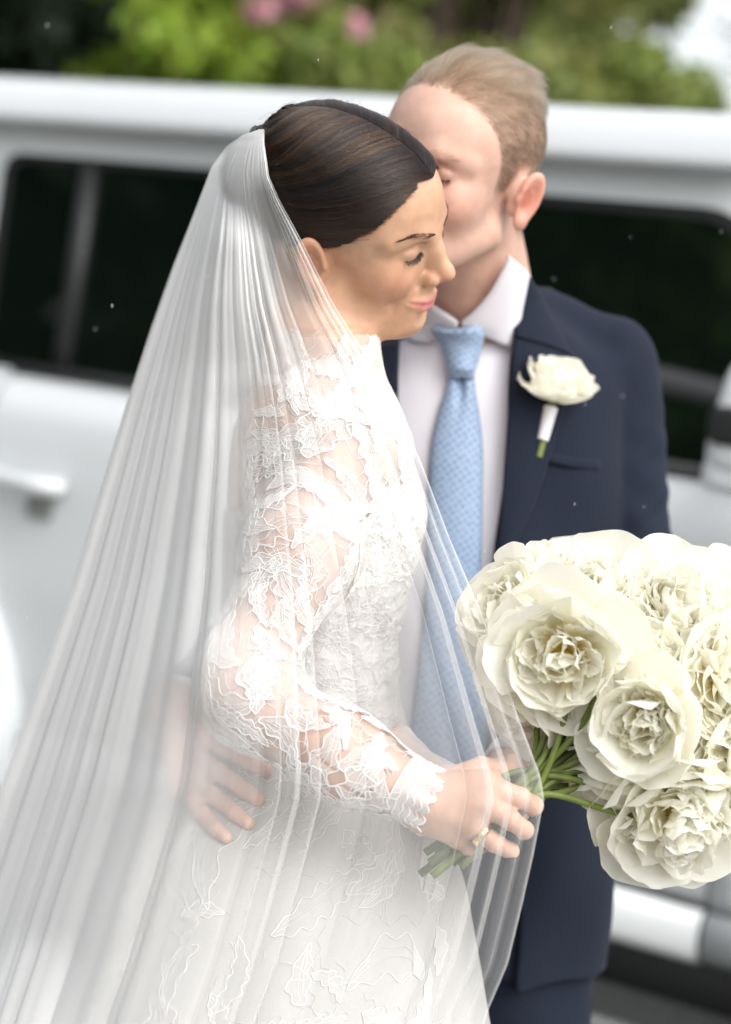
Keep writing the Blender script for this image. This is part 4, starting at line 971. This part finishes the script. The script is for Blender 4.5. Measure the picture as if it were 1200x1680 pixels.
SG = strands_g(15000, 21); q_ = GH.loc(SG[:, 0]); cl_ = np.sin(q_[:, 0] * 260 + q_[:, 1] * 150) + np.sin(q_[:, 1] * 330 - q_[:, 2] * 120 + 1) + np.random.default_rng(2).normal(size=len(SG)) * .5 > np.where(q_[:, 2] < .088, .9, -.1)  # two-tone locks; mostly dark ones at the sides put shade into the colour
ho = hair_obj('hair', SG[cl_], .00019, hairm_g, groom, (1, .5)); tag(ho, kind='stuff')
tag(hair_obj('hair', SG[~cl_], .00019, hair_mat('hair_sandy_dark', .52, .0, .4, .4, (.080, .054, .034)), groom, (1, .5)), kind='stuff')
for sy in (-1, 1):
    br = [(.0945, .010 * sy, .0385), (.093, .021 * sy, .0425), (.086, .033 * sy, .0440), (.077, .044 * sy, .0400)]
    hair_obj('eyebrow', face_strip(GH, br, 130, .0075, (0, .35 * sy, .2), 31 + sy, (0, 0, .0028), .75), .00020, hair_mat('brow_sandy', .62, .0, .4, .3, (.20, .14, .10)), body_g)
    el = [(.0885, .0195 * sy, .0205), (.0905, .027 * sy, .0182), (.0895, .035 * sy, .0178), (.083, .0445 * sy, .0205)]
    hair_obj('eyelashes', face_strip(GH, el, 200, .0070, (.55, .12 * sy, -.45), 39 + sy, (0, 0, .0009), .1, .2), .00026, lash_m if False else hair_mat('lash_sandy', .75, .5, .4), body_g)
# ---- shirt
shirt_m = mat('shirt_poplin', (.76, .75, .81), .75, spec=.25); add_noise(shirt_m, 14, .03, bump=.25, bump_scale=9, stretch=(1, 1, .4), dist=.01)
FS = Field(); FS.add(torso_g, torso_g.lo, torso_g.hi, .02)
FSN = Field(); FSN.add(torso_g, torso_g.lo, torso_g.hi, .02); FSN.addpts(lambda P: cone(P, NG[0], NG[1], .060, .066), NG, .08, .02)
P, F = iso(FS, torso_g.lo, torso_g.hi, .005); px, py = depth_px(P)
rip = .0022 * np.sin(px * .05 + py * .004) * np.clip((py - 600) / 200, 0, 1); P = P + normals(FS, P) * rip[:, None]
shirt = mk('shirt', P, F, shirt_m, groom)
def patch(f, A, B, off, m=10, n=40, bulge=0.0, d0=1.95):
    a = spline(A, n); b = spline(B, n); t = np.linspace(0, 1, m)
    G = a[None] * (1 - t)[:, None, None] + b[None] * t[:, None, None]
    P = march(f, G[..., 0].ravel(), G[..., 1].ravel(), d0, off)
    if bulge: P = P + normals(f, P) * (bulge * np.sin(np.pi * np.repeat(t, n)))[:, None]
    return P, grid_faces(n, m)
def solid(o, th, off=0): s = o.modifiers.new('thick', 'SOLIDIFY'); s.thickness = th; s.offset = off; return o
P, F = patch(FSN, [(834, 418), (826, 440), (805, 478), (782, 506), (759, 527)], [(868, 452), (858, 500), (842, 566), (800, 553), (761, 541)], .008, bulge=.004); solid(mk('collar', P, F, shirt_m, shirt), .003)
P, F = patch(FSN, [(700, 492), (718, 506), (738, 518), (752, 527)], [(640, 520), (668, 555), (706, 560), (752, 540)], .008, bulge=.004); solid(mk('collar', P, F, shirt_m, shirt), .003)
for y in (640, 770):
    pass
# ---- tie
tie_m = mat('tie_silk', (.17, .29, .52), .45, spec=.4, Sheen_Weight=.3); t_, N_, L_, b_ = nodes(tie_m)
at_ = N_.new('ShaderNodeAttribute'); at_.attribute_name = 'Col'; mp = N_.new('ShaderNodeMapping'); mp.inputs['Rotation'].default_value = (0, 0, .6); mp.inputs['Scale'].default_value = (1, 1, 1)
L_.new(at_.outputs['Vector'], mp.inputs[0]); vo = N_.new('ShaderNodeTexVoronoi'); vo.inputs['Scale'].default_value = 150; vo.inputs['Randomness'].default_value = .25; L_.new(mp.outputs[0], vo.inputs['Vector'])
rp = N_.new('ShaderNodeValToRGB'); rp.color_ramp.elements[0].position = .22; rp.color_ramp.elements[1].position = .42
rp.color_ramp.elements[0].color = (.16, .25, .40, 1); rp.color_ramp.elements[1].color = (.28, .37, .51, 1); L_.new(vo.outputs['Distance'], rp.inputs[0]); L_.new(rp.outputs[0], b_.inputs['Base Color'])
n2 = N_.new('ShaderNodeTexNoise'); n2.inputs['Scale'].default_value = 900; L_.new(at_.outputs['Vector'], n2.inputs['Vector']); bp = N_.new('ShaderNodeBump'); bp.inputs['Strength'].default_value = .4; bp.inputs['Distance'].default_value = .001; L_.new(n2.outputs['Fac'], bp.inputs['Height']); L_.new(bp.outputs[0], b_.inputs['Normal'])
def strip(f, rows, off, bulge, name, parent, m=24, n=70, dimple=0):
    R_ = spline(rows, n); t = np.linspace(0, 1, m); X = R_[:, 1:2] * (1 - t) + R_[:, 2:3] * t; Y = np.repeat(R_[:, :1], m, 1) + (np.abs(t - .5) * 0)[None]
    P = march(f, X.ravel(), Y.ravel(), 1.95, off); w = np.sin(np.pi * t) ** .45
    b = bulge * w[None] * np.interp(np.linspace(0, 1, n), [0, .08, .9, 1], [.6, 1, 1, .4])[:, None]
    if dimple: b = b - dimple * np.exp(-((t - .5) / .14) ** 2)[None] * np.exp(-((np.linspace(0, 1, n) - .06) / .12) ** 2)[:, None]
    P = P + normals(f, P) * b.ravel()[:, None]
    c = np.stack([(X - 740).ravel() / 1450, Y.ravel() / 1450, np.zeros(X.size)], 1)
    return mk(name, P, grid_faces(m, n), tie_m, parent, attrs={'Col': c})
tie = empty('tie', (0, 0, 0), None, None); tie.parent = groom; tie.location = (0, 0, 0)
blade = strip(FS, [(612, 733, 779), (640, 731, 781), (680, 718, 787), (740, 706, 793), (850, 700, 792), (960, 698, 790), (1100, 684, 796), (1225, 672, 802), (1262, 690, 786), (1290, 734, 740)], .006, .010, 'blade', tie, dimple=.010)
knot = strip(FSN, [(531, 722, 776), (536, 712, 790), (550, 714, 795), (575, 724, 790), (600, 732, 783), (622, 737, 777)], .012, .017, 'knot', tie)
# ---- jacket
suit_m = mat('navy_wool', (.0155, .0205, .0355), .85, spec=.12, Sheen_Weight=.04, Sheen_Roughness=.5); add_noise(suit_m, 500, .25, bump=.25, bump_scale=900, dist=.0008)
FJ0 = Field(); FJ0.add(lambda P: torso_g(P) - .016, torso_g.lo - .02, torso_g.hi + .02, .02)
SH = [pc(845, 522, 2.40), AL[0]]; SH2 = [pc(690, 530, 2.40), AR[0]]
FJ0.addpts(lambda P: cone(P, SH[0], SH[1], .046, .056), SH, .07, .03); FJ0.addpts(lambda P: cone(P, SH2[0], SH2[1], .040, .054), SH2, .07, .03)
wl_g = AL[1] + (AL[2] - AL[1]) * .93; wr_j = AR[1] + (AR[2] - AR[1]) * .90
def sleeve_g(pts, rs):
    def f(P):
        d = chain(P, pts, rs, .03); y = P[:, 1] - pts[1][1]
        return d + (.0018 * np.sin(y * 110 + P[:, 0] * 70) + .0014 * np.sin(y * 190 - P[:, 0] * 130 + 1)) * np.exp(-(y / .16) ** 2)
    return f
FJ0.addpts(sleeve_g([AL[0], AL[1], wl_g], [.0575, .0535, .040]), [AL[0], AL[1], wl_g], .07, .006); FJ0.addpts(sleeve_g([AR[0], AR[1], wr_j], [.0575, .0520, .039]), [AR[0], AR[1], wr_j], .07, .014)
XLo = [(440, 690), (500, 672), (545, 655), (650, 652), (900, 648), (1300, 610), (1500, 560)]; XRo = [(440, 850), (460, 848), (540, 842), (640, 834), (740, 828), (850, 821), (930, 814), (1100, 806), (1300, 800), (1500, 850)]
def jacket(P):
    d = FJ0(P); px, py = depth_px(P); o = np.minimum(px - interp(py, XLo, 1), interp(py, XRo, 1) - px) / 1380
    o = np.minimum(o, (P[:, 2] + 2.40) + .03)
    d = smax(d, o.astype(np.float32), .006)
    px2 = .0026 * np.sin(P[:, 1] * 26 + P[:, 0] * 34 + 1.2) + .0018 * np.sin(P[:, 0] * 70 - P[:, 1] * 22)
    d = d + px2
    nk = cone(P, NG[0], NG[1] - np.array([0, .03, 0]), .064, .070)
    return smax(d, -nk, .005)
lo, hi = FJ0.bounds(); P, F = iso(jacket, lo, hi, .0042); jk = mk('jacket', P, F, suit_m, groom)
P, F = patch(FJ0, [(843, 545), (836, 640), (829, 740), (822, 850), (814, 938)], [(938, 578), (930, 650), (905, 740), (866, 850), (818, 942)], .006, 12, 50, .004, 1.95); solid(mk('lapel', P, F, suit_m, jk), .004)
P, F = patch(FJ0, [(849, 450), (847, 480), (844, 510), (843, 552)], [(866, 452), (890, 490), (912, 535), (937, 582)], .009, 10, 30, .004, 1.95); solid(mk('jacket_collar', P, F, suit_m, jk), .004)
P, F = patch(FJ0, [(655, 560), (653, 650), (650, 780), (646, 930)], [(575, 590), (590, 660), (615, 780), (644, 935)], .006, 12, 40, .004, 1.95); solid(mk('lapel', P, F, suit_m, jk), .004)
P, F = patch(FJ0, [(900, 742), (940, 750), (985, 756)], [(899, 758), (939, 767), (984, 773)], .003, 5, 14, .001, 1.95); solid(mk('breast_pocket', P, F, suit_m, jk), .003)
def ring_tube(c, ax_, r0, length, th=.004, n=40):
    ax_ = ax_ / np.linalg.norm(ax_); u = np.cross(ax_, [0, 0, 1.]); u /= np.linalg.norm(u); v = np.cross(ax_, u); a = np.linspace(0, 2 * np.pi, n, endpoint=False); V = []
    for h, r in ((0, r0), (length, r0), (length, r0 - th), (0, r0 - th)): V.append(c + h * ax_ + r * (np.cos(a)[:, None] * u + np.sin(a)[:, None] * v))
    return np.concatenate(V), grid_faces(n, 4, True)
V, F = ring_tube(wl_g - (AL[2] - AL[1]) * .03, AL[2] - AL[1], .037, .045); mk('shirt_cuff', V, F, shirt_m, shirt)
V, F = ring_tube(wr_j - (AR[2] - AR[1]) * .03, AR[2] - AR[1], .036, .030); mk('shirt_cuff', V, F, shirt_m, shirt)
# ---- trousers and shoes
g3 = np.array([*gxy, 0]); side_v = CAM_M[:, 0] * np.array([1, 1, 0]); side_v /= np.linalg.norm(side_v); fw = -CAM_M[:, 2] * np.array([1, 1, 0]); fw /= np.linalg.norm(fw)
tc_ = lambda s, f, z: to_cam(g3 + side_v * s - fw * f + np.array([0, 0, z]))
LEGS = [[pc(858, 1330, 2.40), pc(830, 1680, 2.39), tc_(.11, .0, .44), tc_(.11, -.01, .07)], [pc(690, 1330, 2.40), pc(690, 1680, 2.39), tc_(-.08, .0, .44), tc_(-.08, -.01, .07)]]
FT = Field(); FT.add(lambda P: smax(torso_g(P) - .006, (P[:, 1] - pc(0, 1225, 2.4)[1]).astype(np.float32), .01), torso_g.lo, torso_g.hi, .03)
for L in LEGS: FT.addpts(lambda P, L=L: chain(P, L, [.098, .090, .076, .068], .05) + .0022 * np.sin(P[:, 1] * 40 + P[:, 0] * 50).astype(np.float32), L, .11, .02)
lo, hi = FT.bounds(); P, F = iso(FT, lo, hi, .006); mk('trousers', P, F, suit_m, groom)
leather = mat('black_leather', (.012, .011, .011), .25)
for s in (.11, -.08):
    FSH = lambda P: smin(smin(cone(P, tc_(s, -.03, .045), tc_(s, .10, .035), .045, .040), cone(P, tc_(s, .10, .035), tc_(s + .0, .17, .030), .040, .028), .02), cone(P, tc_(s, -.02, .06), tc_(s, -.01, .12), .045, .05), .02)
    a = np.array([tc_(s, -.1, 0), tc_(s, .22, .15)]); P, F = iso(FSH, a.min(0) - .1, a.max(0) + .1, .006); mk('shoe', P, F, leather, groom)
# ================================================================== bouquet, boutonniere, rain
petal_m = mat('petal', (.86, .83, .74), .55, spec=.25); t_, N_, L_, b_ = nodes(petal_m); a = attr_color(petal_m)
tr = N_.new('ShaderNodeBsdfTranslucent'); L_.new(a.outputs['Color'], tr.inputs[0]); mx = N_.new('ShaderNodeMixShader'); mx.inputs[0].default_value = .42
L_.new(b_.outputs[0], mx.inputs[1]); L_.new(tr.outputs[0], mx.inputs[2]); L_.new(mx.outputs[0], N_['Material Output'].inputs[0])
tc = N_.new('ShaderNodeTexCoord'); wv = N_.new('ShaderNodeTexNoise'); wv.inputs['Scale'].default_value = 3; mp = N_.new('ShaderNodeMapping'); mp.inputs['Scale'].default_value = (140, 12, 12)
L_.new(tc.outputs['Generated'], mp.inputs[0]); L_.new(mp.outputs[0], wv.inputs['Vector']); bp = N_.new('ShaderNodeBump'); bp.inputs['Strength'].default_value = .18; bp.inputs['Distance'].default_value = .001; L_.new(wv.outputs['Fac'], bp.inputs['Height']); L_.new(bp.outputs[0], b_.inputs['Normal'])
stem_m = mat('stem', (.17, .23, .045), .5, spec=.4); add_noise(stem_m, 25, .35, dark=(.10, .12, .03), stretch=(1, 1, .3))
CREAM, YEL = np.array([.955, .945, .875]), np.array([.95, .80, .30])
def petal(L, W, p0, p1, cup, ruf, notch, r, nu=9, nv=9, base=0.0, yel=.25):
    """a petal whose foot is at the origin, grows along +x and rises along +z ; p0, p1: rise angle at foot and tip"""
    v = np.linspace(0, 1, nv); u = np.linspace(-1, 1, nu); phi = np.radians(p0 + (p1 - p0) * v ** .8)
    x = np.r_[0, np.cumsum(np.cos(phi[1:]) / (nv - 1))] * L + base; z = np.r_[0, np.cumsum(np.sin(phi[1:]) / (nv - 1))] * L
    U, Vv = np.meshgrid(u, v); hw = W * (.16 + .84 * np.sin(np.clip(v * 1.75, 0, np.pi / 2 + .25)))[:, None] * np.where(Vv > .72, np.sqrt(np.clip(1 - ((Vv - .72) / .42) ** 2, .1, 1)), 1)
    k1, k2, f1, f2 = r.uniform(0, 6.3, 4); edge = ruf * W * (np.sin(3.2 * U + k1) + .6 * np.sin(7.3 * U + k2)) * Vv ** 2.2
    tip = -.13 * L * U ** 2 * Vv ** 2 - notch * L * Vv ** 4 * (np.abs(np.sin(2.6 * U + f1)) * .6 + .5 * np.exp(-((U - .25 * np.sin(f2)) / .18) ** 2))
    n_in = np.stack([-np.sin(phi), np.cos(phi)], 1); lift = cup * W * (U ** 2) * (Vv ** .6) + edge
    X = x[:, None] + n_in[:, :1] * lift + np.cos(phi)[:, None] * tip; Z = z[:, None] + n_in[:, 1:] * lift + np.sin(phi)[:, None] * tip
    Y = U * hw * (1 - .12 * np.abs(cup))
    P = np.stack([X, Y, Z], -1).reshape(-1, 3); wgt = (yel * np.clip(1 - Vv / .6, 0, 1) ** 1.1).reshape(-1, 1)
    return P, grid_faces(nu, nv), CREAM * (1 - wgt) + YEL * wgt
def rotz(P, a): c, s = math.cos(a), math.sin(a); return P @ np.array([[c, s, 0], [-s, c, 0], [0, 0, 1]])
pr = np.random.default_rng(5)
def variants(n, size, *a, **k):
    out = []
    for i in range(n):
        P, F, c = petal(*[x(pr) if callable(x) else x for x in a], pr, **k); out.append(new_mesh('petal', P, F, petal_m, attrs={'Col': c}))
    return out
R1 = 1.0     # unit flowers, scaled by radius
U_ = lambda a, b: (lambda r: r.uniform(a, b))
guard = variants(6, 1, U_(.95, 1.15), U_(.54, .70), U_(-8, 12), U_(35, 75), U_(.18, .38), .05, U_(.01, .06), base=.10, yel=.12, nu=15, nv=12)
cupp = variants(6, 1, U_(.95, 1.10), U_(.48, .60), U_(25, 40), U_(62, 92), U_(.25, .45), .05, U_(.01, .06), base=.12, yel=.20, nu=15, nv=12)
mid = variants(6, 1, U_(.75, .95), U_(.28, .42), U_(35, 55), U_(55, 88), U_(.1, .35), .12, U_(.04, .12), base=.10, yel=.35)
def core(kind, r):
    V, F, C, n0 = [], [], [], 0
    N = {'open': 70, 'cup': 70, 'bomb': 110}[kind]
    for k in range(N):
        a = r.uniform(0, 2 * np.pi)
        if kind == 'bomb': e = np.degrees(np.arcsin(r.uniform(-.12, 1))); L = r.uniform(.50, .70); W = r.uniform(.22, .38); b = r.uniform(.18, .30); yl = .45
        elif kind == 'cup': e = np.degrees(np.arcsin(r.uniform(.2, 1))); L = r.uniform(.50, .70); W = r.uniform(.18, .32); b = r.uniform(.12, .26); yl = .9
        else: e = np.degrees(np.arcsin(r.uniform(.12, 1))); L = r.uniform(.50, .74); W = r.uniform(.18, .32); b = r.uniform(.12, .28); yl = 1.0
        P, f, c = petal(L, W, r.uniform(-25, 5), r.uniform(0, 55), r.uniform(.05, .45), .13, r.uniform(.03, .12), r, 9, 7, b, yl)
        q = r.normal() * .55; P = P @ np.array([[1, 0, 0], [0, math.cos(q), math.sin(q)], [0, -math.sin(q), math.cos(q)]])
        t = math.radians(e); P = P @ np.array([[math.cos(t), 0, math.sin(t)], [0, 1, 0], [-math.sin(t), 0, math.cos(t)]])
        V.append(rotz(P, a)); F.append(f + n0); C.append(c); n0 += len(P)
    # receptacle
    u = np.linspace(0, np.pi, 7); a = np.linspace(0, 2 * np.pi, 12, endpoint=False); Sx = np.stack([(np.sin(u)[:, None] * np.cos(a)).ravel() * .16, (np.sin(u)[:, None] * np.sin(a)).ravel() * .16, (np.cos(u)[:, None] * np.ones(12)).ravel() * .12], 1)
    V.append(Sx); F.append(grid_faces(12, 7, True) + n0); C.append(np.tile(YEL * .9, (len(Sx), 1)))
    return np.concatenate(V), np.concatenate(F), np.concatenate(C)
bq_p = pw(870, 1300, 1.885)
bouquet = empty('bouquet', bq_p, 'round bouquet of cream white peonies with bare green stems in her hand', 'bouquet')
sepal_m = mat('sepal', (.13, .2, .05), .5)
def place_rot(o, pos_rel, axis_world, spin, scale):
    q = Vector(axis_world).normalized().to_track_quat('Z', 'Y'); m = Matrix.Translation(Vector(pos_rel)) @ q.to_matrix().to_4x4() @ Matrix.Rotation(spin, 4, 'Z') @ Matrix.Diagonal((scale, scale, scale, 1)); o.matrix_local = m
def add_petal(parent, me, az, tilt, scale, z=0):
    o = bpy.data.objects.new('petal', me); COL.objects.link(o); o.parent = parent
    o.matrix_local = Matrix.Rotation(az, 4, 'Z') @ Matrix.Translation((0, 0, z)) @ Matrix.Rotation(-tilt, 4, 'Y') @ Matrix.Diagonal((scale, scale * pr.uniform(.9, 1.12), scale, 1)); return o
def peony(px, py, d, R, kind, axis, stem=True):
    r = pr; P, F, C = core(kind, r)
    o = link('peony', new_mesh('peony', P, F, petal_m, attrs={'Col': C}), bouquet); ax_w = CAM_M @ np.array(axis, float)
    place_rot(o, pw(px, py, d) - bq_p, ax_w, r.uniform(0, 6.3), R)
    a0 = r.uniform(0, 6.3)
    def ring(meshes, n, tilt, sc, z=0):
        nonlocal a0
        a0 += .5
        for k in range(n): add_petal(o, meshes[r.integers(len(meshes))], a0 + 2 * np.pi * k / n + r.normal() * .10, math.radians(tilt + r.normal() * 6), sc * r.uniform(.92, 1.08), z)
    if kind == 'open': ring(guard, 6, -10, 1.14, -.06); ring(guard, 6, 10, 1.04); ring(cupp, 6, -14, .90)
    elif kind == 'cup': ring(guard, 5, -10, 1.14, -.06); ring(cupp, 6, -6, 1.05); ring(cupp, 5, 2, .98)
    else: ring(guard, 6, -16, 1.08, -.10); ring(guard, 5, 4, 1.0, -.05)
    return o
FLW = [(928, 1066, 1.880, .068, 'open', (-.28, -.18, 1)), (1066, 1178, 1.866, .060, 'cup', (-.42, -.12, .9)), (1108, 1325, 1.905, .076, 'bomb', (.10, -.50, .85)),
       (985, 1000, 1.95, .070, 'bomb', (-.05, .65, .75)), (850, 1008, 1.950, .058, 'open', (-.65, .35, .6)), (1100, 1020, 1.945, .074, 'bomb', (.25, .55, .8)),
       (1178, 1120, 1.915, .074, 'bomb', (.5, .2, .85)), (1200, 1245, 1.915, .070, 'bomb', (.6, -.15, .8)), (1045, 1088, 1.905, .054, 'bomb', (.1, .15, 1)),
       (1060, 1050, 2.06, .070, 'bomb', (.1, .8, -.3)), (930, 1030, 2.05, .064, 'bomb', (-.5, .6, -.3)), (1190, 1170, 2.06, .076, 'bomb', (.8, .1, -.3)), (1090, 1280, 2.05, .070, 'bomb', (.3, -.6, -.4)),
       (1012, 1248, 1.925, .056, 'cup', (-.35, -.75, .4)), (890, 1145, 1.93, .054, 'open', (-.55, -.55, .4)), (1180, 1020, 1.985, .066, 'open', (.5, .6, .5)), (905, 962, 1.985, .055, 'bomb', (-.35, .8, .3))]
for f in FLW: peony(*f)
gr = [pc(872, 1292, 1.888), pc(815, 1340, 1.886), pc(730, 1408, 1.884)]
sr = np.random.default_rng(8); k = 0
for (px, py, d, R, kind, ax_) in FLW + FLW[:8]:
    o2 = np.array([sr.normal(), sr.normal(), sr.normal()]) * .0085; s_end = sr.uniform(.80, 1.12)
    c0 = pc(px, py, d) - np.array(ax_) / np.linalg.norm(ax_) * R * .1; 
    if k >= len(FLW): c0 = c0 + sr.normal(size=3) * .02
    pts = [c0, c0 * .45 + gr[0] * .55 + np.array([.01, -.004, 0]) + o2 * .8, gr[0] + o2, gr[1] + o2 * .9, gr[0] + (gr[2] - gr[0]) * s_end + o2 * 1.25]
    V, F = tubes([spline(pts, 26)], [.0030, .0032, .0036, .0038], 8); n_ = len(V); F = [tuple(f) for f in F] + [tuple(range(n_ - 8, n_))]
    mk('stem', V, F, stem_m, bouquet); k += 1
# ---- boutonniere on his lapel
bc = march(FJ0, [908], [652], 1.95, .016)[0]; bt_p = to_world(bc)
bt = empty('boutonniere', bt_p, 'single white bloom with ribbon wrapped stem pinned to the navy lapel', 'boutonniere')
ax_ = CAM_M @ np.array([.16, .88, .42])
bloom = link('bloom', None, bt); place_rot(bloom, (0, 0, 0), ax_, .4, .043)
for n, ms, tilt, sc, z in ((7, cupp, -26, 1.0, 0), (7, cupp, -10, .98, .05), (6, cupp, 4, .92, .1), (6, mid, 0, .95, .15), (5, mid, 14, .9, .2)):
    for q in range(n): add_petal(bloom, ms[pr.integers(len(ms))], 2 * np.pi * q / n + sc * 5 + pr.normal() * .12, math.radians(tilt + pr.normal() * 5), sc * 1.12, z)
for az, tl in ((3.3, -18), (.2, -22)): add_petal(bloom, guard[0], az, math.radians(tl), 1.0, .25)
st = lambda px, py, off: march(FJ0, [px], [py], 1.95, off)[0]
V, F = tubes([spline([bc, st(903, 672, .012), st(896, 705, .010), st(888, 735, .009), st(884, 750, .009)], 16)], [.006, .0048, .0042, .0042], 8); mk('stem', V, F, stem_m, bt)
V, F = tubes([spline([st(904, 668, .012), st(896, 700, .011), st(890, 722, .010)], 12)], [.0085, .0075, .0070], 10); mk('ribbon', V, F, mat('ribbon', (.78, .76, .80), .45, spec=.4, Sheen_Weight=.3), bt)
V, F = tubes([np.array([bc - np.array([0, .006, 0]), bc + np.array([.001, .008, .002])])], [.006, .012], 10); mk('calyx', V, F, sepal_m, bt)
# ---- a few falling raindrops
rd = np.random.default_rng(77); V, F, n0 = [], [], 0
u = np.linspace(0, np.pi, 6); a = np.linspace(0, 2 * np.pi, 8, endpoint=False); Sx = np.stack([(np.sin(u)[:, None] * np.cos(a)).ravel(), (np.sin(u)[:, None] * np.sin(a)).ravel(), (np.cos(u)[:, None] * np.ones(8)).ravel()], 1)
for k in range(44):
    x_, y_ = rd.uniform(0, 1200), rd.uniform(0, 1500)
    if 480 < x_ < 800 and 240 < y_ < 620: x_ -= 480
    p = pw(x_, y_, rd.uniform(1.5, 2.6)); V.append(p + Sx * np.array([.0004, .0004, .0014]) * rd.uniform(.7, 1.2)); F.append(grid_faces(8, 6, True) + n0); n0 += len(Sx)
tag(mk('raindrops', np.concatenate(V), np.concatenate(F), mat('water', (.9, .92, .93), .1, Transmission_Weight=.5, IOR=1.33), frame='world'), kind='stuff')
